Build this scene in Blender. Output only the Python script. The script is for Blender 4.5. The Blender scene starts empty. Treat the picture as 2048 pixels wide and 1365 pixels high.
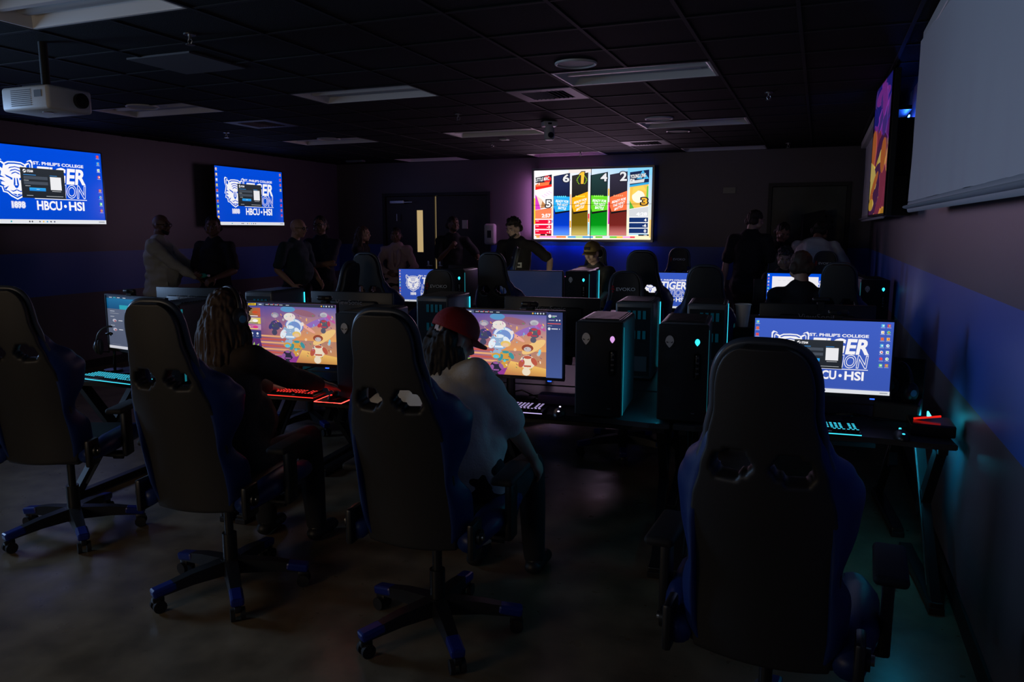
import bpy, bmesh, math, random
from mathutils import Vector as V, Matrix, noise
R = math.radians
S = bpy.context.scene
COL = S.collection

# ---------------------------------------------------------------- camera, world, view, large lights
cam_d = bpy.data.cameras.new('camera'); cam = bpy.data.objects.new('camera', cam_d); COL.objects.link(cam)
cam_d.sensor_width = 36.0; cam_d.lens = 1520 / 2048 * 36.0; cam_d.clip_start = .05
cam.location = (0, 0, 1.65)
cam.rotation_euler = (R(90 - 8.42), 0, R(21.84))
S.camera = cam
wd = bpy.data.worlds.new('world'); S.world = wd; wd.use_nodes = True
wd.node_tree.nodes['Background'].inputs[0].default_value = (.45, .6, .75, 1)
wd.node_tree.nodes['Background'].inputs[1].default_value = .0
S.view_settings.view_transform = 'Standard'; S.view_settings.look = 'None'
S.view_settings.exposure = 0.0; S.view_settings.gamma = 1.0
S.view_settings.use_curve_mapping = False
CEIL = 2.77; WL = -8.0; WR = .64; WB = 11.62; WF = -3.0

def area(name, loc, rot, size, power, color, sy=None, spread=180):
    d = bpy.data.lights.new(name, 'AREA'); d.energy = power; d.color = color
    d.shape = 'RECTANGLE'; d.size = size; d.size_y = sy or size; d.spread = R(spread)
    o = bpy.data.objects.new(name, d); COL.objects.link(o); o.location = loc; o.rotation_euler = rot
    return o
# added warm fill behind the camera; no lamp stands there
area('warm_fill_light', (-3.6, -1.3, 1.6), (R(84), 0, R(-12)), 1.0, 9.0, (1, .74, .48), 1.2, 140)
# added bluish fill behind the camera; no screen hangs there
area('screen_light', (-2.2, WF + .1, 1.9), (R(90), 0, R(-14)), 2.0, 8.0, (.62, .78, 1), 1.1)
# blue backlight strip along the lower edge behind the video wall
LED_WALL = 1

# ---------------------------------------------------------------- helpers
def lin(c):
    o = []
    for x in c[:3]:
        x = x / 255.0
        o.append(x / 12.92 if x <= .04045 else ((x + .055) / 1.055) ** 2.4)
    return tuple(o)
MATS = {}
def mat(name, color=(.5, .5, .5), rough=.5, metal=0, emit=None, strength=1, bump=0, bscale=200, spec=.5, var=0, vscale=8, coat=0):
    if name in MATS: return MATS[name]
    m = bpy.data.materials.new(name); m.use_nodes = True; MATS[name] = m
    nt = m.node_tree; b = nt.nodes['Principled BSDF']
    b.inputs['Base Color'].default_value = (*color, 1); b.inputs['Roughness'].default_value = rough
    b.inputs['Metallic'].default_value = metal; b.inputs['Specular IOR Level'].default_value = spec
    b.inputs['Coat Weight'].default_value = coat
    if emit:
        b.inputs['Emission Color'].default_value = (*emit, 1); b.inputs['Emission Strength'].default_value = strength
    tc = None
    if bump or var:
        tc = nt.nodes.new('ShaderNodeTexCoord')
    if bump:
        n = nt.nodes.new('ShaderNodeTexNoise'); n.inputs['Scale'].default_value = bscale; n.inputs['Detail'].default_value = 3
        bp = nt.nodes.new('ShaderNodeBump'); bp.inputs['Strength'].default_value = bump; bp.inputs['Distance'].default_value = .004
        nt.links.new(tc.outputs['Object'], n.inputs['Vector']); nt.links.new(n.outputs['Fac'], bp.inputs['Height'])
        nt.links.new(bp.outputs['Normal'], b.inputs['Normal'])
    if var:
        n = nt.nodes.new('ShaderNodeTexNoise'); n.inputs['Scale'].default_value = vscale; n.inputs['Detail'].default_value = 5
        r = nt.nodes.new('ShaderNodeValToRGB'); e = r.color_ramp.elements
        e[0].position = .3; e[1].position = .7
        e[0].color = (*[c * (1 - var) for c in color], 1); e[1].color = (*[min(1, c * (1 + var)) for c in color], 1)
        nt.links.new(tc.outputs['Object'], n.inputs['Vector']); nt.links.new(n.outputs['Fac'], r.inputs['Fac'])
        nt.links.new(r.outputs['Color'], b.inputs['Base Color'])
    return m
def glow(name, rgb, strength):
    return mat(name, tuple(.3 * c for c in rgb), .4, emit=rgb, strength=strength)

def add_cube(bm, c, s, rot=None, bev=0, seg=2):
    g = bmesh.ops.create_cube(bm, size=1)
    vs = g['verts']
    M = Matrix.Translation(V(c)) @ (rot.to_4x4() if rot else Matrix.Identity(4)) @ Matrix.Diagonal((*s, 1))
    bmesh.ops.transform(bm, matrix=M, verts=vs)
    if bev:
        es = list({e for v in vs for e in v.link_edges})
        bmesh.ops.bevel(bm, geom=es, offset=bev, segments=seg, affect='EDGES', profile=.5)
def box(bm, x0, x1, y0, y1, z0, z1, bev=0, seg=2):
    add_cube(bm, ((x0 + x1) / 2, (y0 + y1) / 2, (z0 + z1) / 2), (abs(x1 - x0), abs(y1 - y0), abs(z1 - z0)), None, bev, seg)
def frame_of(d):
    d = V(d).normalized(); a = V((0, 0, 1)) if abs(d.z) < .9 else V((1, 0, 0))
    x = a.cross(d).normalized(); y = d.cross(x)
    return x, y, d
def tube(bm, pts, rad, n=10, lat=None, flat=1.0, closed=False, caps=True):
    """swept elliptical tube; rad is a number or list"""
    k = len(pts); pts = [V(p) for p in pts]
    rr = rad if isinstance(rad, (list, tuple)) else [rad] * k
    rings = []; px = None
    for i, p in enumerate(pts):
        if closed: d = pts[(i + 1) % k] - pts[i - 1]
        else: d = pts[min(i + 1, k - 1)] - pts[max(i - 1, 0)]
        d.normalize()
        if lat is not None:
            x = V(lat) - d * V(lat).dot(d)
            if x.length < 1e-4: x = frame_of(d)[0]
            x.normalize()
        elif px is not None:
            x = px - d * px.dot(d); x.normalize()
        else: x = frame_of(d)[0]
        px = x; y = d.cross(x)
        rings.append([bm.verts.new(p + (x * math.cos(a) + y * math.sin(a) * flat) * rr[i]) for a in [2 * math.pi * j / n for j in range(n)]])
    m = k if closed else k - 1
    for i in range(m):
        A = rings[i]; B = rings[(i + 1) % k]
        for j in range(n): bm.faces.new((A[j], A[(j + 1) % n], B[(j + 1) % n], B[j]))
    if caps and not closed:
        bm.faces.new(rings[0][::-1]); bm.faces.new(rings[-1])
def cyl(bm, a, b, r, n=16, r2=None):
    tube(bm, [a, b], [r, r if r2 is None else r2], n)
def ball(bm, c, r, rot=None, u=16, v=10):
    if not isinstance(r, (tuple, list)): r = (r, r, r)
    g = bmesh.ops.create_uvsphere(bm, u_segments=u, v_segments=v, radius=1)
    M = Matrix.Translation(V(c)) @ (rot.to_4x4() if rot else Matrix.Identity(4)) @ Matrix.Diagonal((*r, 1))
    bmesh.ops.transform(bm, matrix=M, verts=g['verts'])
def cap(bm, a, b, ra, rb, lat=None, flat=1.0, n=14):
    """tapered capsule with rounded ends"""
    a = V(a); b = V(b); d = (b - a)
    L = d.length; d = d / L if L > 1e-6 else V((0, 0, 1))
    pts = []; rs = []
    for t in (80, 55, 30): pts.append(a - d * ra * math.sin(R(t))); rs.append(ra * math.cos(R(t)))
    pts += [a, b]; rs += [ra, rb]
    for t in (30, 55, 80): pts.append(b + d * rb * math.sin(R(t))); rs.append(rb * math.cos(R(t)))
    tube(bm, pts, rs, n, lat, flat)
def extr(bm, pts, d):
    """closed prism of a polygon pts extruded by vector d"""
    a = [bm.verts.new(p) for p in pts]; b = [bm.verts.new(V(p) + V(d)) for p in pts]
    n = len(a)
    bm.faces.new(a[::-1]); bm.faces.new(b)
    for i in range(n): bm.faces.new((a[i], a[(i + 1) % n], b[(i + 1) % n], b[i]))
def NB(): return bmesh.new()
def obj(name, bm, m, parent=None, smooth=None, **k):
    bmesh.ops.recalc_face_normals(bm, faces=bm.faces[:])
    me = bpy.data.meshes.new(name); bm.to_mesh(me); bm.free()
    if smooth is not None:
        for p in me.polygons: p.use_smooth = True
        if smooth: me.set_sharp_from_angle(angle=R(smooth))
    me.materials.append(m)
    o = bpy.data.objects.new(name, me); COL.objects.link(o)
    if parent: o.parent = parent
    for a, b in k.items(): o[a] = b
    return o
def tag(o, label, cat, group=None):
    o['label'] = label; o['category'] = cat
    if group: o['group'] = group
    return o
def thing(name, label, cat, loc=(0, 0, 0), rz=0, group=None):
    o = bpy.data.objects.new(name, None); COL.objects.link(o); o.empty_display_size = .05
    o.location = loc; o.rotation_euler = (0, 0, rz); return tag(o, label, cat, group)
def struct(name, bm, m, **k):
    o = obj(name, bm, m, **k); o['kind'] = 'structure'; return o
KIDS = {}
def kids(o): return [c for c in COL.objects if c.parent == o]
def dup(root, loc, rz, label, group=None):
    r = root.copy(); COL.objects.link(r); r.location = loc; r.rotation_euler = (0, 0, rz); r['label'] = label
    if group: r['group'] = group
    def rec(s, d):
        for ch in kids(s):
            c = ch.copy(); COL.objects.link(c); c.parent = d; rec(ch, c)
    rec(root, r); return r
def bake(o):
    bpy.context.view_layer.update()
    dg = bpy.context.evaluated_depsgraph_get()
    me = bpy.data.meshes.new_from_object(o.evaluated_get(dg)); o.modifiers.clear(); o.data = me
    for p in me.polygons: p.use_smooth = True
def remesh(o, vox, smooth=6, fac=.5):
    m = o.modifiers.new('r', 'REMESH'); m.mode = 'VOXEL'; m.voxel_size = vox; m.use_smooth_shade = True
    s = o.modifiers.new('s', 'SMOOTH'); s.factor = fac; s.iterations = smooth
    bake(o)
def ruffle(o, amp, sc, seed=0):
    for v in o.data.vertices:
        n = noise.noise_vector(v.co * sc + V((seed, 0, 0))); v.co += n * amp
def jit(o, amp, sc, axis=(1, 1, .25)):
    nr = [v.normal.copy() for v in o.data.vertices]
    for v, n in zip(o.data.vertices, nr):
        p = V((v.co.x * sc * axis[0], v.co.y * sc * axis[1], v.co.z * sc * axis[2])); v.co += n * noise.noise(p) * amp

# ---------------------------------------------------------------- flat pictures shown on screens
def emat(name, strength, gloss=.12):
    if name in MATS: return MATS[name]
    m = bpy.data.materials.new(name); m.use_nodes = True; MATS[name] = m
    nt = m.node_tree; b = nt.nodes['Principled BSDF']
    a = nt.nodes.new('ShaderNodeVertexColor'); a.layer_name = 'Col'
    nt.links.new(a.outputs['Color'], b.inputs['Emission Color']); b.inputs['Emission Strength'].default_value = strength
    b.inputs['Base Color'].default_value = (.01, .01, .012, 1); b.inputs['Roughness'].default_value = gloss
    return m
TXT = {}
def text_mesh(s, bold, ext=0):
    k = (s, bold)
    if k in TXT: return TXT[k]
    c = bpy.data.curves.new('t', 'FONT'); c.body = s; c.size = 1; c.offset = bold; c.fill_mode = 'FRONT'; c.dimensions = '2D'; c.resolution_u = 3
    o = bpy.data.objects.new('t', c); COL.objects.link(o); bpy.context.view_layer.update()
    me = bpy.data.meshes.new_from_object(o.evaluated_get(bpy.context.evaluated_depsgraph_get()))
    vs = [(v.co.x, v.co.y) for v in me.vertices]; fs = [tuple(p.vertices) for p in me.polygons]
    bpy.data.objects.remove(o)
    x0 = min(v[0] for v in vs); x1 = max(v[0] for v in vs); y0 = min(v[1] for v in vs); y1 = max(v[1] for v in vs)
    TXT[k] = (vs, fs, x0, x1, y0, y1); return TXT[k]
class Art:
    def __init__(s, w, h):
        s.w, s.h = w, h; s.v = []; s.f = []; s.c = []; s.L = 0
    def P(s, u, v): return ((u - .5) * s.w, (.5 - v) * s.h)
    def poly(s, pts, col, same=False):
        """pts in u,v; col one rgb or a list of rgb per vertex"""
        if not same: s.L += 1
        i = len(s.v)
        for p in pts: x, y = s.P(min(1, max(0, p[0])), min(1, max(0, p[1]))); s.v.append((x, -s.L * .00011, y))
        n = len(pts); s.f.append(list(range(i, i + n)))
        s.c.append([lin(c) for c in col] if isinstance(col[0], (list, tuple)) else [lin(col)] * n)
    def rect(s, u0, v0, u1, v1, col):
        if isinstance(col[0], (list, tuple)) and len(col) == 2: col = [col[0], col[0], col[1], col[1]]
        s.poly([(u0, v0), (u1, v0), (u1, v1), (u0, v1)], col)
    def ell(s, u, v, ru, rv, col, n=20, rot=0, a0=0, a1=360):
        asp = s.w / s.h; pts = []
        if ru == rv: rv = ru * asp
        for i in range(n):
            a = R(a0 + (a1 - a0) * i / (n if a1 - a0 == 360 else n - 1)); x = ru * math.cos(a); y = rv * math.sin(a) / asp
            c, q = math.cos(R(rot)), math.sin(R(rot)); pts.append((u + x * c - y * q, v + (x * q + y * c) * asp))
        s.poly(pts, col)
    def line(s, p, q, wd, col):
        asp = s.w / s.h; dx, dy = q[0] - p[0], (q[1] - p[1]) / asp; L = math.hypot(dx, dy) or 1; nx, ny = -dy / L * wd, dx / L * wd * asp
        s.poly([(p[0] + nx, p[1] + ny), (q[0] + nx, q[1] + ny), (q[0] - nx, q[1] - ny), (p[0] - nx, p[1] - ny)], col)
    def pl(s, pts, wd, col):
        for a, b in zip(pts, pts[1:]): s.line(a, b, wd, col)
    def text(s, t, u0, v0, u1, v1, col, bold=0, shear=0, slope=0):
        """fit text into box u0..u1, v0(top)..v1(bottom)"""
        vs, fs, x0, x1, y0, y1 = text_mesh(t, bold); x0, x1, y0, y1 = text_mesh(t, 0)[2:]; s.L += 1; i = len(s.v)
        for x, y in vs:
            a = (x - x0) / (x1 - x0); b = (y - y0) / (y1 - y0)
            u = u0 + a * (u1 - u0) + shear * b; v = v1 + b * (v0 - v1) + slope * a
            X, Y = s.P(u, v); s.v.append((X, -s.L * .00011, Y))
        l = lin(col)
        for f in fs: s.f.append([i + j for j in f]); s.c.append([l] * len(f))
    def build(s, name, m, parent=None, label=None):
        me = bpy.data.meshes.new(name); me.from_pydata(s.v, [], s.f)
        at = me.color_attributes.new('Col', 'FLOAT_COLOR', 'CORNER'); k = 0
        for p, c in zip(me.polygons, s.c):
            for j, li in enumerate(p.loop_indices): at.data[li].color = (*c[j], 1)
        me.materials.append(m); o = bpy.data.objects.new(name, me); COL.objects.link(o)
        if parent: o.parent = parent
        if label: o['label'] = label
        return o

def tiger(a, cu, cv, sc, W, B):
    """tiger head emblem, white on blue; sc = half height in v"""
    asp = a.h / a.w
    def q(pts): return [(cu + x * sc * asp, cv + y * sc) for x, y in pts]
    half = [(0, -.86), (-.35, -.84), (-.55, -.75), (-.68, -.93), (-.86, -1), (-.95, -.9), (-.95, -.6), (-.84, -.38), (-.9, -.15), (-.98, .1), (-.86, .12), (-.92, .38), (-.76, .42), (-.7, .66), (-.5, .7), (-.32, .86), (0, 1.02)]
    def full(k): 
        h = [(x * k, y * k) for x, y in half]; return q(h + [(-x, y) for x, y in h[-2:0:-1]])
    def fan(pts, col):
        c = q([(0, 0)])[0]; n = len(pts); a.L += 1
        for i in range(n): a.poly([c, pts[i], pts[(i + 1) % n]], col, True)
    fan(full(1.06), W); fan(full(.98), B); fan(full(.9), W)
    for s in (-1, 1):
        def m(pts): return q([(x * s, y) for x, y in pts])
        a.poly(m([(-.62, -.72), (-.8, -.84), (-.82, -.6), (-.68, -.5)]), B)
        a.poly(m([(-.60, -.22), (-.18, -.04), (-.2, .06), (-.45, -.02)]), B)
        a.poly(m([(-.52, -.1), (-.28, 0), (-.42, .02)]), W)
        a.poly(m([(-.1, -.05), (-.15, .3), (-.05, .3), (-.04, -.05)]), B)
        a.poly(m([(0, .34), (-.16, .28), (-.08, .44), (0, .48)]), B)
        a.poly(m([(0, .48), (-.02, .6), (-.22, .68), (-.36, .58), (-.2, .62), (-.03, .54)]), B)
        a.poly(m([(-.05, .78), (-.25, .76), (-.1, .85), (0, .86)]), B)
        for y, l in ((-.66, .3), (-.52, .24), (-.38, .18)):
            a.poly(m([(0, y), (-l, y + .06), (-l - .08, y + .16), (-l + .06, y + .1), (0, y + .05)]), B)
        for y in (-.12, .1, .32): a.poly(m([(-.86, y - .05), (-.58, y + .08), (-.86, y + .06)]), B)
        a.poly(m([(-.66, .5), (-.4, .36), (-.6, .6)]), B)
def outline_text(a, t, u0, v0, u1, v1, W, B, shear=.01):
    a.text(t, u0, v0, u1, v1, W, .035, shear); a.text(t, u0, v0, u1, v1, B, -.005, shear)
ICON = [(235, 235, 240), (230, 90, 80), (250, 200, 90), (90, 200, 240), (240, 240, 240), (230, 120, 60), (120, 220, 130), (220, 60, 90)]
def icons(a, u, vs, rnd, r=.012):
    for v in vs:
        c = rnd.choice(ICON); k = r * a.w / a.h
        if rnd.random() < .5: a.ell(u, v, r, r, c, 12)
        else: a.rect(u - r * .9, v - k * .9, u + r * .9, v + k * .9, c)
        a.ell(u + r * .2, v, r * .5, r * .5, rnd.choice(ICON), 8); a.rect(u - r * 1.3, v + k * 1.25, u + r * 1.3, v + k * 1.45, (210, 215, 230))
def art_desktop(w, h, base, seed=1, right_cols=1, window='login', dim=1.0):
    a = Art(w, h); rnd = random.Random(seed); W = tuple(int(c * dim) for c in (250, 248, 252)); B = base
    a.rect(0, 0, 1, 1, [tuple(int(c * 1.05) if c * 1.05 < 255 else 255 for c in B), tuple(int(c * .95) for c in B)])
    tiger(a, .268, .43, .245, W, B)
    a.text('1898', .222, .722, .318, .792, W, .11); a.text('1898', .222, .722, .318, .792, B, .065); a.text('1898', .222, .722, .318, .792, W, .03)
    a.text("ST. PHILIP'S COLLEGE", .41, .185, .83, .225, W, .03, 0)
    a.text('TIGER', .43, .255, .83, .455, W, .035, .015)
    outline_text(a, 'NATION', .425, .475, .825, .645, W, B)
    a.rect(.40, .665, .84, .675, W)
    a.text('HBCU', .415, .70, .615, .815, W, .03); a.ell(.646, .762, .012, .012, W); a.text('HSI', .68, .70, .81, .815, W, .03)
    icons(a, .022, [.05 + .09 * i for i in range(10)], rnd)
    for k in range(right_cols):
        n = 7 if right_cols > 1 else 9
        icons(a, .965 - .042 * k, [.05 + (.09 if right_cols > 1 else .095) * i for i in range(n) if right_cols > 1 or i != 4], rnd)
    a.rect(0, .945, 1, 1, (225, 228, 235))
    for i, u in enumerate((.2, .34, .36, .42, .45, .48, .51, .54)): a.ell(u, .972, .006, .006, [(20, 160, 170), (40, 40, 45), (60, 60, 70), (90, 90, 95), (240, 190, 60), (30, 150, 220), (50, 50, 60), (60, 60, 100)][i], 10)
    a.rect(.93, .965, .985, .978, (150, 155, 165))
    if window == 'login':
        D = (33, 38, 46); u0, v0, u1, v1 = .30, .275, .652, .665
        a.rect(u0, v0, u1, v1, [(43, 48, 55), D])
        a.ell(.332, .318, .013, .013, W, 16); a.ell(.337, .312, .005, .005, D, 10); a.line((.32, .326), (.333, .318), .003, D)
        a.text('STEAM', .352, .303, .398, .332, W, .03)
        a.rect(.322, .362, .42, .369, (60, 150, 230)); a.rect(.322, .382, .512, .422, (70, 78, 90))
        a.rect(.322, .435, .36, .441, (190, 195, 200)); a.rect(.322, .45, .512, .49, (70, 78, 90)); a.rect(.33, .505, .37, .512, (180, 185, 190))
        a.rect(.36, .53, .49, .572, [(50, 170, 240), (30, 130, 220)]); a.rect(.415, .546, .44, .555, (150, 210, 250))
        a.rect(.53, .36, .59, .366, (60, 150, 230))
        a.rect(.531, .378, .622, .55, (238, 238, 242))
        a.rect(.54, .565, .615, .571, (200, 203, 208)); a.rect(.335, .63, .385, .636, (190, 195, 200)); a.rect(.49, .632, .63, .638, (190, 195, 200))
    if window == 'white':
        a.rect(.18, .60, .5, .92, (40, 44, 52)); a.text('STEAM', .21, .62, .26, .645, W, .02); a.rect(.2, .67, .4, .68, (60, 150, 230)); a.rect(.2, .70, .44, .74, (70, 78, 90)); a.rect(.2, .86, .3, .87, (190, 190, 195))
        a.rect(.075, .085, .74, .70, (236, 234, 240)); a.rect(.14, .45, .70, .455, (60, 60, 70))
        for i in range(7): a.rect(.16 + i * .07, .19, .2 + i * .07, .197, (200, 200, 206))
        a.rect(.80, .12, .9, .80, (20, 16, 30)); a.rect(.80, .2, .9, .6, [(120, 20, 150), (200, 60, 220)]); a.rect(.81, .3, .88, .36, (60, 10, 90)); icons(a, .905, [.25, .4, .55], rnd)
    return a
def art_game(w, h, side):
    a = Art(w, h); k = .86 if side else 1.0; rnd = random.Random(4)
    def X(u): return u * k
    a.rect(0, 0, k, 1, [(70, 84, 168), (120, 84, 140), (214, 150, 80), (150, 60, 120)])
    a.rect(0, .05, X(.5), .6, [(44, 66, 160), (110, 90, 160), (190, 120, 110), (70, 40, 120)])
    a.rect(X(.5), .05, k, .62, [(110, 90, 160), (90, 100, 180), (240, 170, 90), (226, 150, 90)])
    for u, v, ru, rv, c, r in ((.8, .3, .17, .05, (150, 110, 190), -20), (.66, .16, .12, .05, (150, 100, 120), 10), (.48, .1, .08, .05, (90, 150, 200), 0), (.86, .55, .14, .07, (244, 200, 130), -30), (.68, .4, .10, .03, (240, 170, 150), 30), (.92, .22, .08, .03, (190, 90, 160), 40)):
        a.ell(X(u), v, ru * k, rv, c, 18, r)
    for i in range(7):
        v = .55 + i * .055; a.poly([(X(.17), v), (X(.47), v + .01), (X(.5), v + .04), (X(.16), v + .03)], [(232, 170, 120), (200, 90, 80)][i % 2])
    a.poly([(0, .62), (X(.16), .6), (X(.22), 1), (0, 1)], (80, 40, 110)); a.poly([(X(.2), .9), (X(.6), .88), (X(.6), 1), (X(.1), 1)], (150, 60, 150))
    a.poly([(X(.62), .78), (k, .88), (k, 1), (X(.55), 1)], [(250, 200, 110), (240, 190, 100), (210, 150, 80), (190, 120, 80)])
    for g in range(9):     # broad green leaves in the corner
        t = R(200 + g * 19); bx, by = .08, .95; L = .17
        ex, ey = bx + math.cos(t) * L, by + math.sin(t) * L * 1.6; mx, my = (bx + ex) / 2, (by + ey) / 2 - .05; nx, ny = -math.sin(t) * .018, math.cos(t) * .03
        a.poly([(X(max(bx, 0)), by), (X(max(0, mx + nx)), my + ny), (X(max(0, ex)), ey), (X(max(0, mx - nx)), my - ny)], [(60, 130, 60), (120, 190, 80), (190, 220, 110), (90, 160, 70)])
    def figure(u, v, s, body, skin, hair, trim, lean=0):
        a.ell(X(u), v + .10 * s, .055 * s, .085 * s, body, 18, lean); a.ell(X(u - .05 * s), v + .12 * s, .02 * s, .055 * s, trim, 12, 30 + lean)
        a.ell(X(u + .055 * s), v + .09 * s, .018 * s, .055 * s, trim, 12, -35 + lean); a.ell(X(u + .09 * s), v + .0 * s, .012 * s, .022 * s, skin, 10, 20)
        a.ell(X(u), v - .075 * s, .042 * s, .045 * s, hair, 16); a.ell(X(u), v - .06 * s, .027 * s, .030 * s, skin, 14)
        a.ell(X(u), v + .04 * s, .03 * s, .02 * s, trim, 12); a.ell(X(u - .01 * s), v + .22 * s, .03 * s, .05 * s, body, 12); a.rect(X(u - .03 * s), v + .14 * s, X(u + .03 * s), v + .16 * s, trim)
    a.ell(X(.545), .38, .10, .13, (120, 130, 200), 26); a.ell(X(.545), .38, .088, .118, (222, 230, 245), 26); a.ell(X(.545), .40, .07, .10, (120, 150, 210), 24)
    figure(.34, .28, 1.0, (70, 70, 100), (190, 180, 190), (150, 150, 170), (60, 60, 120))
    figure(.50, .34, 1.5, (150, 180, 215), (238, 225, 220), (235, 230, 220), (230, 240, 250))
    figure(.57, .60, 1.1, (214, 160, 70), (240, 200, 160), (235, 200, 110), (60, 150, 160))
    figure(.80, .66, 1.25, (240, 225, 200), (200, 190, 190), (150, 70, 50), (190, 90, 70))
    figure(.47, .78, 1.0, (40, 40, 60), (90, 200, 220), (214, 160, 70), (150, 90, 160))
    figure(.87, .24, .9, (90, 90, 110), (170, 170, 180), (190, 190, 200), (190, 60, 80), 30)
    for i in range(70):
        a.ell(X(rnd.uniform(.32, .97)), rnd.uniform(.14, .92), rnd.uniform(.004, .014), rnd.uniform(.003, .009), rnd.choice([(250, 240, 220), (120, 200, 230), (250, 190, 90), (200, 110, 180), (60, 60, 120), (230, 150, 90), (170, 90, 80), (90, 150, 90)]), 8, rnd.uniform(0, 90))
    a.ell(X(.695), .26, .008, .03, (235, 180, 110), 12); a.ell(X(.93), .62, .012, .05, (140, 210, 230), 10, 10)
    # interface
    a.rect(0, 0, k, .052, (38, 44, 62)); a.poly([(X(.07), .012), (X(.155), .008), (X(.15), .046), (X(.065), .048)], (240, 200, 50)); a.text('BRAWL', X(.08), .016, X(.142), .04, (60, 30, 20), .03)
    a.rect(X(.165), .004, X(.24), .05, (80, 92, 124)); a.rect(X(.185), .02, X(.215), .034, (225, 228, 235))
    for u in (.26, .31, .36, .41, .48): a.rect(X(u), .02, X(u + .035), .032, (180, 184, 196))
    for u in (.297, .347, .397): a.ell(X(u), .02, .005, .005, (230, 60, 60), 8)
    for u, c in ((.86, (240, 190, 80)), (.885, (110, 180, 235)), (.91, (230, 230, 235)), (.94, (200, 205, 215)), (.97, (200, 205, 215))): a.ell(X(u), .026, .007, .007, c, 10)
    for i, (v0, v1, c1, c2) in enumerate(((.085, .24, (200, 90, 60), (70, 120, 70)), (.255, .36, (230, 200, 60), (220, 220, 220)), (.37, .46, (200, 160, 190), (190, 40, 130)))):
        a.rect(X(.015), v0, X(.2), v1, [c2, c1, c1, c2]); a.ell(X(.06), (v0 + v1) / 2, .025, .022, (230, 200, 170), 14); a.ell(X(.14), (v0 + v1) / 2, .03, .025, [(210, 80, 40), (250, 250, 250), (220, 60, 140)][i], 14)
        a.rect(X(.02), v1 - .02, X(.17), v1 - .008, [(245, 245, 245), (60, 50, 20), (245, 230, 90)][i])
    a.rect(X(.01), .475, X(.2), .61, (46, 60, 120))
    for u in (.04, .1, .16): a.ell(X(u), .525, .012, .012, (225, 230, 240), 12); a.rect(X(u - .014), .565, X(u + .014), .575, (190, 196, 210))
    a.rect(X(.01), .955, X(.12), .966, (210, 210, 220))
    if side:
        a.rect(k, 0, 1, 1, [(52, 62, 110), (70, 90, 150)]); a.ell(.89, .06, .014, .014, (220, 225, 235)); a.rect(.91, .05, .95, .062, (210, 215, 225)); a.rect(.91, .072, .935, .08, (90, 210, 110))
        a.rect(.88, .115, .93, .125, (190, 195, 210)); a.ell(.95, .12, .007, .007, (220, 225, 235)); a.ell(.975, .12, .007, .007, (220, 225, 235)); a.rect(.87, .165, .985, .178, (220, 90, 90)); a.rect(.87, .20, .91, .208, (150, 156, 175))
        a.ell(.885, .25, .012, .012, (220, 225, 235)); a.rect(.905, .243, .96, .256, (220, 225, 235)); a.ell(.975, .25, .004, .004, (230, 230, 235))
    return a
def art_launcher(w, h):
    a = Art(w, h); a.rect(0, 0, 1, 1, [(98, 108, 132), (88, 96, 120)]); a.rect(0, 0, 1, .05, (40, 58, 84))
    a.rect(0, .05, 1, .25, [(20, 110, 160), (30, 130, 180), (20, 90, 140), (10, 80, 130)]); a.rect(.22, .17, .75, .25, (40, 170, 190))
    for i, u in enumerate((.05, .12, .19, .29)): a.rect(u, .03, u + .05, .042, (60, 200, 220) if i == 1 else (210, 215, 225))
    a.rect(.05, .29, .13, .30, (200, 205, 215)); a.rect(.05, .33, .2, .34, (150, 156, 170))
    for v in (.47, .64): a.ell(.12, v, .035, .03, (190, 190, 205), 16); a.ell(.13, v + .01, .018, .014, (170, 80, 90), 12); a.rect(.19, v - .01, .26, v + .004, (215, 218, 228)); a.rect(.05, v - .08, .12, v - .07, (190, 195, 205))
    a.rect(0, .95, 1, 1, (222, 222, 232)); a.rect(.05, .92, .2, .928, (120, 126, 150)); a.rect(.45, .5, .9, .8, (70, 78, 100)); return a
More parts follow.
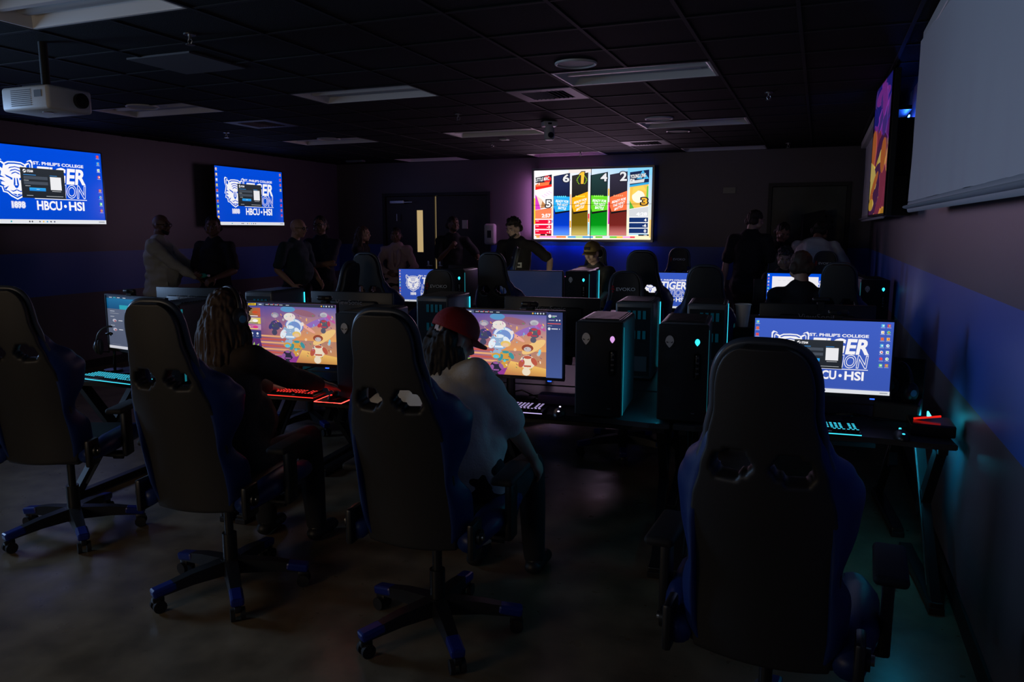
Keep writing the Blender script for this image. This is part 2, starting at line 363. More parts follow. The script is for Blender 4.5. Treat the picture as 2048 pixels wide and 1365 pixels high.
def art_wall(w, h):
    a = Art(w, h); Wt = (255, 255, 255); K = (24, 26, 40)
    a.rect(0, 0, 1, 1, [(255, 245, 245), (120, 200, 255), (255, 235, 190), (255, 240, 240)])
    a.rect(.0, .4, .012, .78, (255, 220, 60)); a.rect(.985, .72, 1, .97, (255, 205, 120)); a.rect(.30, .0, .5, .05, (235, 225, 220)); a.rect(.8, 0, 1, .1, (130, 205, 250))
    segs = [((.02, .05), (255, 150, 40)), ((.05, .2), (250, 150, 220)), ((.2, .285), (250, 120, 50)), ((.3, .37), (60, 160, 220)), ((.37, .43), (170, 220, 140)), ((.43, .52), (50, 150, 220)), ((.54, .6), (90, 200, 40)), ((.6, .66), (210, 220, 255)), ((.66, .72), (90, 200, 40)), ((.72, .77), (240, 190, 50)), ((.77, .83), (250, 160, 230)), ((.83, .87), (250, 60, 90))]
    for (x0, x1), c in segs: a.rect(x0, .955, x1, .978, c)
    for u, v0, v1, c in ((.322, .35, .5, (255, 190, 150)), (.322, .73, .83, (255, 170, 40)), (.48, .63, .7, (230, 30, 60)), (.48, .7, .75, (255, 170, 60)), (.646, .28, .38, (255, 190, 70)), (.65, .47, .6, (255, 50, 150)), (.65, .6, .78, (210, 60, 190)), (.815, .3, .45, (255, 240, 200)), (.163, .5, .7, (255, 220, 180)), (.163, .72, .76, (120, 170, 255)), (.48, .76, .93, (150, 220, 255))):
        a.rect(u - .006, v0, u + .006, v1, c)
    cols = [(.172, .315, '6', (34, 44, 88), (0, 60, 205), (40, 170, 235)), (.332, .472, '1', (48, 46, 44), (120, 96, 10), (248, 176, 22)), (.492, .638, '4', (34, 62, 62), (0, 150, 20), (100, 215, 40)), (.655, .80, '2', (50, 46, 64), (120, 34, 30), (255, 112, 66))]
    for u0, u1, n, top, bot, card in cols:
        a.poly([(u0, .085), (u1, .045), (u1, .945), (u0, .945)], (8, 8, 20))
        a.poly([(u0 + .002, .09), (u1 - .002, .05), (u1 - .002, .45), (u0 + .002, .45)], [top, top, tuple(int(c * .6) for c in top), tuple(int(c * .6) for c in top)])
        a.rect(u0 + .002, .45, u1 - .002, .94, [tuple(int(c * .8) for c in bot), bot])
        a.rect(u0 + .002, .8, u1 - .002, .94, [bot, tuple(min(255, c + 90) for c in bot)])
        tilt = -.05 if n in '12' else .01
        a.poly([(u0, .385 if n in '64' else .42), (u1, .38 if n in '64' else .33), (u1, .60), (u0 + .015, .635)], (16, 16, 20))
        a.poly([(u0 + .003, .37 if n in '64' else .40), (u1, .385 if n in '64' else .315), (u1, .58), (u0 + .018, .605), (u0 + .004, .53)], card)
        for i, (t, m) in enumerate((('READY FOR', .012), ('THE NEXT', .02), ('BATTLE', .034))):
            a.text(t, u0 + m + .008, .435 + i * .05 + (.02 if tilt < 0 else -.01), u1 - m, .470 + i * .05 + (.02 if tilt < 0 else -.01), Wt, .03, .004, tilt if tilt < 0 else .015)
        for e in range(5): a.poly([(u0 + .03 + e * .017, .39), (u0 + .038 + e * .017, .365), (u0 + .046 + e * .017, .39)], tuple(min(255, c + 60) for c in card))
        if n == '1':
            a.poly([(.385, .075), (.414, .025), (.447, .025), (.44, .215), (.402, .215), (.404, .095)], K); a.poly([(.391, .072), (.416, .036), (.440, .036), (.433, .205), (.409, .205), (.411, .082)], (250, 190, 60))
            for s in (-1, 1):
                for i in range(6): a.ell(.418 + s * (.018 + .022 * math.sin(R(20 + 30 * i))), .20 - .022 * i, .008, .004, (170, 230, 30), 8, s * (-40 + 20 * i))
        else:
            a.text(n, u1 - .06, .065 if n != '2' else .05, u1 - .006, .175, K, .07); a.text(n, u1 - .058, .068 if n != '2' else .053, u1 - .008, .172, (225, 225, 228), .03)
    # left card
    a.poly([(.012, .1), (.158, .06), (.158, .94), (.012, .94)], (250, 246, 248)); a.poly([(.012, .1), (.158, .06), (.158, .23), (.012, .27)], (30, 30, 48))
    a.ell(.118, .125, .034, .05, (240, 40, 40), 22); a.poly([(.012, .24), (.158, .2), (.158, .235), (.012, .28)], (245, 40, 30)); a.poly([(.015, .18), (.14, .165), (.132, .21), (.015, .235)], (255, 120, 66))
    a.text('LITTLE MAC', .015, .11, .135, .165, K, .07, 0, -.025); a.text('LITTLE MAC', .015, .112, .135, .163, Wt, .02, 0, -.025); a.text('P1', .015, .178, .048, .205, Wt, .03)
    a.poly([(.012, .34), (.05, .45), (.06, .56), (.012, .57)], (215, 60, 190)); a.poly([(.022, .36), (.08, .43), (.10, .53), (.06, .55)], (245, 215, 190)); a.poly([(.075, .44), (.11, .5), (.15, .5), (.12, .53), (.06, .55)], (190, 130, 80))
    for i in range(4): a.line((.07 + i * .02, .36 - i * .02), (.10 + i * .02, .39 - i * .02), .002, (240, 170, 230))
    a.text('5', .108, .43, .152, .535, K, .09); a.text('5', .111, .435, .149, .53, Wt, .03)
    a.poly([(.012, .575), (.158, .54), (.158, .7), (.012, .7)], (255, 128, 84)); a.text('2:57', .072, .63, .148, .68, Wt, .04)
    for i, t in enumerate(('3', '-5', '-1')): a.rect(.012, .715 + i * .075, .158, .775 + i * .075, [(225, 0, 60), (240, 20, 50)]); a.text(t, .128 - .01 * (len(t) - 1), .728 + i * .075, .146, .762 + i * .075, Wt, .03); a.rect(.02, .728 + i * .075, .045, .738 + i * .075, (255, 190, 200))
    a.rect(.012, .94 - .005, .158, .952, (250, 110, 50)); a.rect(.06, .925, .158, .945, (40, 24, 40)); a.ell(.11, .935, .006, .006, Wt)
    # right card
    a.poly([(.82, .06), (.975, .03), (.975, .94), (.82, .94)], (245, 245, 250)); a.poly([(.82, .06), (.975, .03), (.975, .2), (.82, .24)], (20, 36, 74))
    for x, y in ((.925, .035), (.9, .095), (.95, .095)): a.poly([(x, y), (x + .024, y + .06), (x - .024, y + .06)], (70, 180, 235))
    a.text('YOUNG LINK', .825, .095, .95, .15, K, .07, 0, -.02); a.text('YOUNG LINK', .825, .097, .95, .148, Wt, .02, 0, -.02); a.poly([(.82, .185), (.94, .155), (.935, .2), (.82, .22)], (210, 212, 216)); a.text('P6', .825, .155, .86, .185, Wt, .03)
    a.poly([(.82, .235), (.975, .2), (.975, .23), (.82, .265)], (50, 165, 220)); a.poly([(.822, .265), (.973, .23), (.973, .53), (.822, .57)], (240, 190, 80))
    a.ell(.892, .40, .052, .085, (255, 238, 218), 24); a.poly([(.822, .45), (.86, .56), (.822, .568)], (90, 180, 60)); a.poly([(.96, .26), (.973, .25), (.973, .5), (.955, .46)], (110, 190, 70)); a.poly([(.85, .27), (.93, .245), (.96, .33), (.9, .3), (.84, .38)], (250, 205, 90))
    a.text('3', .918, .415, .966, .515, K, .09); a.text('3', .921, .42, .963, .51, (250, 180, 50), .03)
    a.poly([(.82, .575), (.975, .54), (.975, .68), (.82, .68)], (205, 207, 212)); a.text('4:28', .88, .62, .965, .665, (240, 240, 244), .04)
    for i, t in enumerate(('4', '-6', '0')): a.rect(.822, .69 + i * .077, .975, .755 + i * .077, (10, 44, 104)); a.text(t, .945 - .012 * (len(t) - 1), .705 + i * .077, .962, .742 + i * .077, Wt, .03)
    a.rect(.822, .918, .975, .93, (120, 200, 240)); a.rect(.9, .926, .985, .946, (30, 34, 50)); a.text('OK', .945, .929, .97, .943, Wt, .02)
    return a
def art_poster(w, h):
    a = Art(w, h); rnd = random.Random(9); a.rect(0, 0, 1, .5, [(30, 30, 110), (130, 50, 150)]); a.rect(0, .5, 1, 1, [(170, 80, 110), (240, 170, 50)])
    for i in range(60):
        v = rnd.random(); a.ell(rnd.uniform(.1, .9), v, rnd.uniform(.03, .16), rnd.uniform(.1, .35), rnd.choice([(40, 40, 150), (150, 60, 180), (90, 60, 160)] if v < .4 else [(240, 190, 70), (220, 120, 60), (160, 60, 90), (250, 220, 120), (90, 40, 90)]), 12, rnd.uniform(60, 110))
    return a
# ---------------------------------------------------------------- materials
M_LEATHER = mat('black_leatherette', (.021, .020, .020), .5, bump=.12, bscale=500)
M_BLUEL = mat('blue_leatherette', (.004, .022, .13), .42, bump=.1, bscale=500)
M_PLASTIC = mat('black_plastic', (.012, .012, .013), .38)
M_MATTE = mat('matte_black', (.01, .01, .011), .75)
M_BLUEP = mat('blue_plastic', (.006, .02, .20), .35)
M_STEEL = mat('brushed_steel', (.35, .34, .33), .32, metal=1)
M_CASE = mat('grey_case_shell', (.13, .135, .14), .3)
M_GLOSSK = mat('gloss_black', (.008, .008, .009), .18)
M_WHITEP = mat('white_plastic', (.62, .62, .60), .45)
M_FIX = mat('white_enamel', (.82, .81, .77), .42)
M_TILE = mat('black_ceiling_tile', (.009, .010, .011), .85, bump=.5, bscale=160, spec=.15)
M_GRID = mat('black_tee_bar', (.016, .016, .018), .7, spec=.2)
M_WALLR = None
M_FABRIC = mat('projection_fabric', (.60, .60, .62), .7, bump=.1, bscale=300)
M_CYAN = glow('cyan_led', (.03, .62, .85), 1.9)
M_CYDIM = glow('dim_teal_led', (.02, .40, .50), .35)
M_CYAN2 = glow('cyan_inner_glow', (.0, .30, .45), .04)
M_PURP = glow('lilac_led', (.72, .36, .80), 1.0)
M_BLED = glow('blue_led', (.02, .10, 1.0), 2.2)
M_PINK = glow('pink_led', (.9, .25, .5), 1.0)
M_YELL = glow('yellow_led', (.75, .8, .02), 1.5)
M_RED = glow('red_led', (1.0, .02, .01), .8)
M_LOGO = mat('satin_silver_badge', (.80, .76, .70), .5)
M_DESK = mat('charcoal_desk_laminate', (.035, .035, .038), .42, bump=.05, bscale=900)
M_TEXTW = mat('light_embroidery', (.80, .84, .86), .7)
M_TEXTR = mat('red_embroidery', (.35, .01, .02), .7)

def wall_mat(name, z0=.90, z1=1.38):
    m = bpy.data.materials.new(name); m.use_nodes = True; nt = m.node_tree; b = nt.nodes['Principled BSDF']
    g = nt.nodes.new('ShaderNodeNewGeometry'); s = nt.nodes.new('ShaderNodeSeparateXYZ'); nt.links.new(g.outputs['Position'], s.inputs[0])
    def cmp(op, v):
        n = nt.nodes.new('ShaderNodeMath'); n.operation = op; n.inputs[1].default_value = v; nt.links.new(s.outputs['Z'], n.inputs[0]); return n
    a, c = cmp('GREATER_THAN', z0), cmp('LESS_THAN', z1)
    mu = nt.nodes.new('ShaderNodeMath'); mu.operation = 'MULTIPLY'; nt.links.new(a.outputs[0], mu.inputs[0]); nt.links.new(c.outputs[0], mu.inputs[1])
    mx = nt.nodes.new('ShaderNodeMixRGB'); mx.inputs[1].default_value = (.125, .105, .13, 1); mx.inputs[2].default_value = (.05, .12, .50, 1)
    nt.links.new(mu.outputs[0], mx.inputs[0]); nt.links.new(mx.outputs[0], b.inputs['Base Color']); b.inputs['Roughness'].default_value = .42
    n = nt.nodes.new('ShaderNodeTexNoise'); n.inputs['Scale'].default_value = 60; bp = nt.nodes.new('ShaderNodeBump'); bp.inputs['Strength'].default_value = .12; bp.inputs['Distance'].default_value = .003
    nt.links.new(g.outputs['Position'], n.inputs['Vector']); nt.links.new(n.outputs['Fac'], bp.inputs['Height']); nt.links.new(bp.outputs['Normal'], b.inputs['Normal'])
    return m
M_WALL = wall_mat('mauve_wall_paint_with_blue_band')

# ---------------------------------------------------------------- the room
def floor_mat():
    m = mat('polished_speckled_floor', (.19, .145, .09), .26, spec=.5, var=.35, vscale=5)
    nt = m.node_tree; b = nt.nodes['Principled BSDF']
    tc = nt.nodes.new('ShaderNodeTexCoord'); n = nt.nodes.new('ShaderNodeTexNoise'); n.inputs['Scale'].default_value = 9; n.inputs['Detail'].default_value = 8
    mr = nt.nodes.new('ShaderNodeMapRange'); mr.inputs['To Min'].default_value = .2; mr.inputs['To Max'].default_value = .42
    nt.links.new(tc.outputs['Object'], n.inputs['Vector']); nt.links.new(n.outputs['Fac'], mr.inputs['Value']); nt.links.new(mr.outputs['Result'], b.inputs['Roughness'])
    return m
b = NB(); box(b, WL - .2, WR + .2, WF - .2, WB + .2, -.1, 0); struct('floor', b, floor_mat())
def wall_y(name, x, x2, openings, y0, y1):
    b = NB(); ys = sorted({y0, y1} | {v for o in openings for v in o[:2]}); 
    for a, c in zip(ys, ys[1:]):
        op = [o for o in openings if o[0] <= a and o[1] >= c]
        if not op: box(b, x, x2, a, c, 0, CEIL + .1)
        else:
            z0, z1 = op[0][2:]
            if z0 > 0: box(b, x, x2, a, c, 0, z0)
            box(b, x, x2, a, c, z1, CEIL + .1)
    struct(name, b, M_WALL)
wall_y('wall_left', WL - .12, WL, [], WF, WB); wall_y('wall_right', WR, WR + .12, [], WF, WB)
def wall_x(name, y, y2, openings, x0=WL - .12, x1=WR + .12):
    b = NB(); xs = sorted({x0, x1} | {v for o in openings for v in o[:2]})
    for a, c in zip(xs, xs[1:]):
        op = [o for o in openings if o[0] <= a and o[1] >= c]
        if not op: box(b, a, c, y, y2, 0, CEIL + .1)
        else: box(b, a, c, y, y2, op[0][3], CEIL + .1)
    struct(name, b, M_WALL)
wall_x('wall_back', WB, WB + .12, [(-7.02, -5.08, 0, 2.2), (-.66, .32, 0, 2.24)])
wall_x('wall_front', WF - .12, WF, [(-6.0, -4.4, 0, 2.35)])
# dark baseboards
for n, a in (('baseboard_left', (WL, WL + .012, WF, WB, 0, .1)), ('baseboard_right', (WR - .012, WR, WF, WB, 0, .1)), ('baseboard_back', (-5.0, -.72, WB - .012, WB, 0, .1))):
    b = NB(); box(b, *a); struct(n, b, M_MATTE)
# doors in the back wall
M_DOOR = mat('dark_green_grey_door', (.05, .062, .052), .4, var=.35, vscale=3)
M_DOOR2 = mat('dark_brown_door', (.04, .032, .03), .45)
M_LIT = glow('lit_corridor_glass', (.78, .56, .26), .62)
M_FRAME = mat('dark_door_frame', (.02, .02, .022), .5)
def frame(name, x0, x1, zt, y=WB):
    b = NB(); box(b, x0 - .05, x0, y - .03, y + .1, 0, zt + .05); box(b, x1, x1 + .05, y - .03, y + .1, 0, zt + .05); box(b, x0, x1, y - .03, y + .1, zt, zt + .05)
    return struct(name, b, M_FRAME)
frame('trim_1', -7.02, -5.08, 2.2); frame('trim_2', -.66, .32, 2.24)
def door(name, x0, x1, zt, m, wins, hx, y=WB):
    b = NB()
    xs = sorted({x0, x1} | {v for w in wins for v in w[:2]})
    for a, c in zip(xs, xs[1:]):
        w = [w for w in wins if w[0] <= a and w[1] >= c]
        if w: box(b, a, c, y + .01, y + .055, .01, w[0][2]); box(b, a, c, y + .01, y + .055, w[0][3], zt)
        else: box(b, a, c, y + .01, y + .055, .01, zt)
    d = struct(name, b, m)
    for w in wins:
        b = NB(); box(b, w[0], w[1], y + .025, y + .04, w[2], w[3]); obj('door_glass', b, M_LIT, d)
    b = NB(); cyl(b, (hx, y + .01, 1.02), (hx, y - .05, 1.02), .012); box(b, min(hx, hx), hx + .1, y - .06, y - .045, 1.01, 1.035, .004); box(b, hx - .02, hx + .02, y - .005, y + .012, .94, 1.1, .004)
    obj('door_handle', b, M_STEEL, d, 40); return d
door('door_1', -7.02, -6.075, 2.19, M_DOOR2, [(-6.42, -6.30, 1.25, 1.96)], -6.2)
door('door_2', -6.045, -5.08, 2.19, M_DOOR2, [], -5.98)
door('door_3', -.655, .315, 2.23, M_DOOR, [], -.58)
b = NB(); box(b, -6.078, -6.048, WB + .06, WB + .07, .05, 2.19); struct('window_1', b, M_LIT)   # daylight-less corridor seen through the gap of the double door
b = NB(); box(b, -7.02, -5.08, WB + .3, WB + .32, 0, 2.3); struct('wall_corridor', b, M_DOOR2)
b = NB(); box(b, -.66, .32, WB + .1, WB + .12, 0, 2.3); struct('wall_closet', b, M_DOOR2)
t = thing('door_closer', 'grey hydraulic door closer with arm at top of the double door', 'door closer', (-6.75, WB - .06, 2.1))
b = NB(); box(b, -.14, .14, -.03, .03, -.03, .03, .01); obj('closer_body', b, M_STEEL, t); b = NB(); box(b, .1, .3, -.035, -.02, -.01, .0); obj('closer_arm', b, M_STEEL, t)
b = NB(); box(b, -.012, .0, -.02, .0, -.32, -.2); obj('bracket', b, M_STEEL, t)

# ceiling of tiles with real recesses for the light fittings
GX, GY, TX, TY = -.74, 5.44, .578, .56
FIX = [(-1.318, y) for y in (5.72, 8.52, 11.32, 2.92)] + [(-3.63, y) for y in (2.92, 5.72, 8.52, 11.32)] + [(-5.942, y) for y in (5.72, 8.52, 11.32)]
FIX = [(x, y) for x, y in FIX if not (x > -2 and y < 4)]
VENT = [(-2.185, 6.28), (-5.65, 6.84), (-2.185, 10.2)]
x0 = GX - TX * 13; cells = []
b = NB()
def in_fix(cx, cy): return any(abs(cx - fx) < TX and abs(cy - fy) < TY / 2 for fx, fy in FIX)
i = -14
while GX + TX * i < WR + TX:
    j = -17
    while GY + TY * j < WB + TY:
        xa, xb = max(GX + TX * i, WL - .1), min(GX + TX * (i + 1), WR + .1); ya, yb = max(GY + TY * j, WF - .1), min(GY + TY * (j + 1), WB + .1)
        if xb > xa and yb > ya and not in_fix((GX + TX * (i + .5)), (GY + TY * (j + .5))):
            vs = [b.verts.new(p) for p in ((xa, ya, CEIL), (xb, ya, CEIL), (xb, yb, CEIL), (xa, yb, CEIL))]; b.faces.new(vs[::-1])
        j += 1
    i += 1
struct('ceiling', b, M_TILE)
b = NB(); box(b, WL - .2, WR + .2, WF - .2, WB + .2, CEIL + .2, CEIL + .25); struct('ceiling_slab', b, M_MATTE)
b = NB()
def spans(lo, hi, holes):
    pts = lo
    for a, c in sorted(holes):
        if a > pts: yield pts, a
        pts = max(pts, c)
    if pts < hi: yield pts, hi
for i in range(-13, 3):
    x = GX + TX * i
    for a, c in spans(WF, WB, [(fy - TY / 2, fy + TY / 2) for fx, fy in FIX if abs(fx - x) < TX * .6]): box(b, x - .011, x + .011, a, c, CEIL - .006, CEIL + .01)
for j in range(-15, 12):
    y = GY + TY * j
    if WF < y < WB: box(b, WL, WR, y - .011, y + .011, CEIL - .005, CEIL + .009)
struct('trim_3', b, M_GRID)

def fixture(label):
    t = thing('ceiling_light', label, 'ceiling light', (0, 0, CEIL), 0, 'unlit troffer lights in the black ceiling')
    w, d = TX - .012, TY / 2 - .012; b = NB()
    # rim
    for a in ((-w, w, -d, -d + .02), (-w, w, d - .02, d), (-w, -w + .02, -d, d), (w - .02, w, -d, d)): box(b, *a, -.004, .004)
    obj('frame', b, M_FIX, t)
    b = NB()   # pan: sloping ends and two troughs
    T = .085; k = .10
    def q(*p): b.faces.new([b.verts.new(v) for v in p])
    W2 = w - .02; D2 = d - .02
    q((-W2, -D2, 0), (-W2, D2, 0), (-W2 + k, D2 - .02, T), (-W2 + k, -D2 + .02, T)); q((W2, D2, 0), (W2, -D2, 0), (W2 - k, -D2 + .02, T), (W2 - k, D2 - .02, T))
    prof = [(-D2, 0), (-D2 + .05, T * .6), (-D2 + .10, T), (-.06, T * .55), (-.02, .02), (.02, .02), (.06, T * .55), (D2 - .10, T), (D2 - .05, T * .6), (D2, 0)]
    for (ya, za), (yb, zb) in zip(prof, prof[1:]): q((-W2, ya, za), (W2, ya, za), (W2, yb, zb), (-W2, yb, zb))
    obj('reflector', b, M_FIX, t, 30)
    for s in (-1, 1):
        b = NB(); tube(b, [(-W2 + .09, s * .135, T - .03), (W2 - .09, s * .135, T - .03)], .05, 12, lat=(0, 1, 0), flat=.5); obj('lamp_cover', b, mat('frosted_lamp_cover', (.55, .58, .6), .3), t, 40)
    return t
FL = {(-1.318, 5.72): 'unlit recessed ceiling light right of center, just behind the big round speaker', (-1.318, 8.52): 'unlit recessed ceiling light on the right, second of its column from the camera',
      (-1.318, 11.32): 'unlit recessed ceiling light at far right close to the back wall', (-3.63, 2.92): 'large unlit ceiling light at top left corner, nearest the camera',
      (-3.63, 5.72): 'unlit recessed ceiling light in middle of the ceiling, above the two middle players', (-3.63, 8.52): 'unlit recessed ceiling light beside the white ceiling camera',
      (-3.63, 11.32): 'unlit recessed ceiling light directly above the video wall', (-5.942, 5.72): 'unlit recessed ceiling light on the left between round speaker and square vent',
      (-5.942, 8.52): 'unlit recessed ceiling light above the second wall television', (-5.942, 11.32): 'unlit recessed ceiling light above the double door'}
f0 = None
for p in FIX:
    if p not in FL: continue
    if f0 is None: f0 = fixture(FL[p]); f0.location = (*p, CEIL)
    else: dup(f0, (*p, CEIL), 0, FL[p])
def speaker(label, p, r=.135, m=None):
    t = thing('ceiling_speaker', label, 'ceiling speaker', (*p, CEIL), 0, 'round speakers set in the ceiling')
    b = NB(); tube(b, [(r * math.cos(a), r * math.sin(a), -.004) for a in [2 * math.pi * i / 32 for i in range(32)]], .01, 8, closed=True); obj('rim', b, m or M_WHITEP, t, 60)
    b = NB(); tube(b, [(0, 0, 0), (0, 0, -.006)], r, 32); obj('grille', b, mat('pale_perforated_grille', (.5, .5, .48), .6, bump=.4, bscale=700), t); return t
speaker('round white ceiling speaker right of center, nearest of them all', (-1.61, 5.19)); speaker('round white ceiling speaker on the left above the first television', (-5.88, 5.48))
speaker('round white ceiling speaker above the second television', (-5.8, 8.27)); speaker('round white ceiling speaker at the end of the second right-hand light', (-1.59, 8.02))
speaker('round dim ceiling speaker behind the second right-hand light', (-1.58, 9.12), .13, M_CASE)
def vent(label, p, m):
    t = thing('air_vent', label, 'air vent', (*p, CEIL), 0, 'square ceiling vents'); w, d = TX / 2 - .01, TY / 2 - .01; k = .095
    b = NB()
    for a in ((-w, w, -d, -d + k), (-w, w, d - k, d), (-w, -w + k, -d + k, d - k), (w - k, w, -d + k, d - k)): box(b, *a, -.008, .002)
    obj('frame', b, m, t); b = NB(); box(b, -w + k, w - k, -d + k, d - k, .004, .01); obj('duct', b, M_MATTE, t)
    for i in range(9):
        b = NB(); add_cube(b, (-w + k + .03 + i * (2 * (w - k) - .06) / 8, 0, -.004), (.004, 2 * (d - k), .022), Matrix.Rotation(R(40 if i < 5 else -40), 3, 'Y')); obj('slat', b, m, t)
    return t
M_VENT = mat('grey_vent_enamel', (.22, .21, .22), .5)
vent('square ceiling vent with slats in front of the first right-hand light', VENT[0], M_VENT); vent('square dark ceiling vent beside the left-hand light', VENT[1], mat('dark_vent_enamel', (.1, .1, .11), .5)); vent('square slatted ceiling vent near the back wall, right of the video wall', VENT[2], M_VENT)
b = NB(); box(b, -TX / 2 + .02, TX / 2 - .02, -TY / 2 + .02, TY / 2 - .02, -.012, 0); o = obj('ceiling_panel', b, mat('grey_access_panel', (.075, .075, .08), .7)); o.location = (-4.06, 4.19, CEIL); tag(o, 'square grey access panel in the black ceiling, above and right of the projector', 'panel')
def sprinkler(label, p):
    t = thing('fire_sprinkler', label, 'fire sprinkler', (*p, CEIL), 0, 'chrome pendent sprinklers')
    b = NB(); tube(b, [(0, 0, 0), (0, 0, -.008)], .035, 20); obj('escutcheon', b, M_STEEL, t, 40)
    b = NB(); cyl(b, (0, 0, -.005), (0, 0, -.03), .010)
    for s in (-1, 1): tube(b, [(s * .008, 0, -.025), (s * .016, 0, -.04), (s * .004, 0, -.06)], .0035, 6)
    obj('frame_arms', b, M_STEEL, t, 40); b = NB(); tube(b, [(0, 0, -.06), (0, 0, -.063)], .026, 16); obj('deflector', b, M_STEEL, t, 40); return t
for p, l in (((-3.46, 3.6), 'chrome fire sprinkler right of the biggest ceiling light'), ((-6.54, 7.29), 'chrome fire sprinkler above the left wall between both televisions'), ((-3.37, 6.99), 'chrome fire sprinkler in middle of the ceiling behind the central light'), ((-.454, 6.87), 'chrome fire sprinkler right of the ceiling lights, near the wall television'),
             ((-4.05, 9.42), 'chrome fire sprinkler with red bulb left of the ceiling camera'), ((-.447, 10.93), 'chrome fire sprinkler above the back door at right'), ((-3.32, 10.98), 'chrome fire sprinkler above the video wall')): sprinkler(l, p)
b = NB(); box(b, -.05, .05, -.05, .05, -.02, 0, .004); o = obj('ceiling_sensor', b, M_WHITEP); o.location = (-3.75, 9.1, CEIL); tag(o, 'small white square sensor on ceiling beside the ceiling camera', 'sensor')
b = NB(); box(b, -.16, .16, -.05, .05, -.03, 0, .004); o = obj('exit_marker', b, M_CASE); o.location = (-7.2, 11.0, CEIL); tag(o, 'small pale box on ceiling at far left corner of the room', 'box')

# projector, ceiling camera
t = thing('projector', 'white ceiling projector at left edge, turned to the right wall', 'projector', (-4.44, 3.42, 2.42), R(0))
b = NB(); box(b, -.2, .2, -.15, .15, -.07, .07, .02, 3); obj('housing', b, M_WHITEP, t, 40)
b = NB()
for i in range(9): box(b, -.11, .06, -.153, -.149, -.045 + i * .011, -.040 + i * .011)
obj('vent_grille', b, M_CASE, t); b = NB(); box(b, .09, .15, -.153, -.149, .0, .04); obj('socket_panel', b, M_CASE, t)
b = NB(); cyl(b, (.19, .06, 0), (.225, .06, 0), .045, 24); obj('lens', b, M_GLOSSK, t, 40); b = NB(); cyl(b, (0, 0, .07), (0, 0, .35), .025); box(b, -.09, .09, -.09, .09, .07, .085); obj('ceiling_mount', b, M_MATTE, t, 40)
b = NB(); tube(b, [(.05, -.04, -.075), (.05, -.04, -.07)], .03, 20); obj('foot', b, M_CASE, t)
t = thing('ceiling_camera', 'white pan-tilt camera hanging upside down from the ceiling', 'camera', (-2.72, 7.85, CEIL), R(35))
b = NB(); box(b, -.075, .075, -.06, .06, -.05, 0, .008); obj('mount_base', b, M_WHITEP, t, 40); b = NB(); box(b, -.03, .01, -.062, -.06, -.035, -.015); obj('sensor_window', b, M_GLOSSK, t)
b = NB(); tube(b, [(0, 0, -.05), (0, 0, -.08), (0, 0, -.17), (0, 0, -.19)], [.04, .055, .055, .04], 20); obj('camera_head', b, M_WHITEP, t, 50); b = NB(); cyl(b, (0, -.05, -.14), (0, -.07, -.145), .03, 20); obj('lens', b, M_GLOSSK, t, 40)

# ---------------------------------------------------------------- screens on the walls
def television(name, label, loc, rz, w, h, art, strength, off=.1, cat='television'):
    t = thing(name, label, cat, loc, rz)
    b = NB(); box(b, -w / 2 - .012, w / 2 + .012, .004, .045, -h / 2 - .016, h / 2 + .012, .004); obj('housing', b, M_PLASTIC, t)
    b = NB()
    for a in ((-w / 2 - .012, w / 2 + .012, -h / 2 - .016, -h / 2), (-w / 2 - .012, w / 2 + .012, h / 2, h / 2 + .012), (-w / 2 - .012, -w / 2, -h / 2, h / 2), (w / 2, w / 2 + .012, -h / 2, h / 2)): box(b, a[0], a[1], -.008, .006, a[2], a[3])
    obj('bezel', b, M_GLOSSK, t); b = NB(); box(b, -.2, .2, .045, off, -.2, .2); obj('wall_bracket', b, M_MATTE, t)
    art.build('screen', emat('screen_%.2f' % strength, strength), t); return t
BLUE = (0, 74, 214)
television('wall_television', 'big television on the left wall at the edge, blue tiger desktop with dark login window', (WL + .12, 5.965, 2.11), R(90), 1.44, .815, art_desktop(1.44, .815, BLUE, 1), 1.0, .12)
television('wall_television', 'second television on the left wall, behind the man in the dark polo', (WL + .22, 9.11, 2.105), R(90), 1.43, .81, art_desktop(1.43, .81, BLUE, 2), .95, .22)
# added unseen television beside the camera, to light the right wall
a = Art(1.44, .815); a.rect(0, 0, 1, 1, (170, 165, 205)); fill_tv = television('wall_television', 'added unseen television on left wall beside the camera, to light the right wall', (WL + .12, 2.2, 2.11), R(90), 1.44, .815, a, 2.0, .12)
# video wall, 2 x 2 panels
VW = thing('video_wall', 'bright video wall of four joined panels showing six game result cards', 'video wall', (-3.27, WB - .2, 2.015))
w, h = 1.86, 1.06
b = NB(); box(b, -w / 2 - .03, w / 2 + .03, .01, .09, -h / 2 - .035, h / 2 + .03, .004); obj('housing', b, M_PLASTIC, VW)
b = NB(); M_VF = mat('satin_aluminium_frame', (.3, .3, .34), .3, metal=.7)
for a in ((-w / 2 - .035, w / 2 + .035, -h / 2 - .04, -h / 2), (-w / 2 - .035, w / 2 + .035, h / 2, h / 2 + .035), (-w / 2 - .035, -w / 2, -h / 2, h / 2), (w / 2, w / 2 + .035, -h / 2, h / 2)): box(b, a[0], a[1], -.022, .02, a[2], a[3], .004)
obj('frame', b, M_VF, VW); art_wall(w, h).build('screen', emat('screen_wall', 1.15, .25), VW)
b = NB(); box(b, -.003, .003, -.03, -.02, -h / 2, h / 2); box(b, -w / 2, w / 2, -.03, -.02, -.004, .0); obj('panel_joint', b, M_MATTE, VW)
b = NB(); box(b, -.8, .8, .09, .2, -.3, .3); obj('wall_bracket', b, M_MATTE, VW)
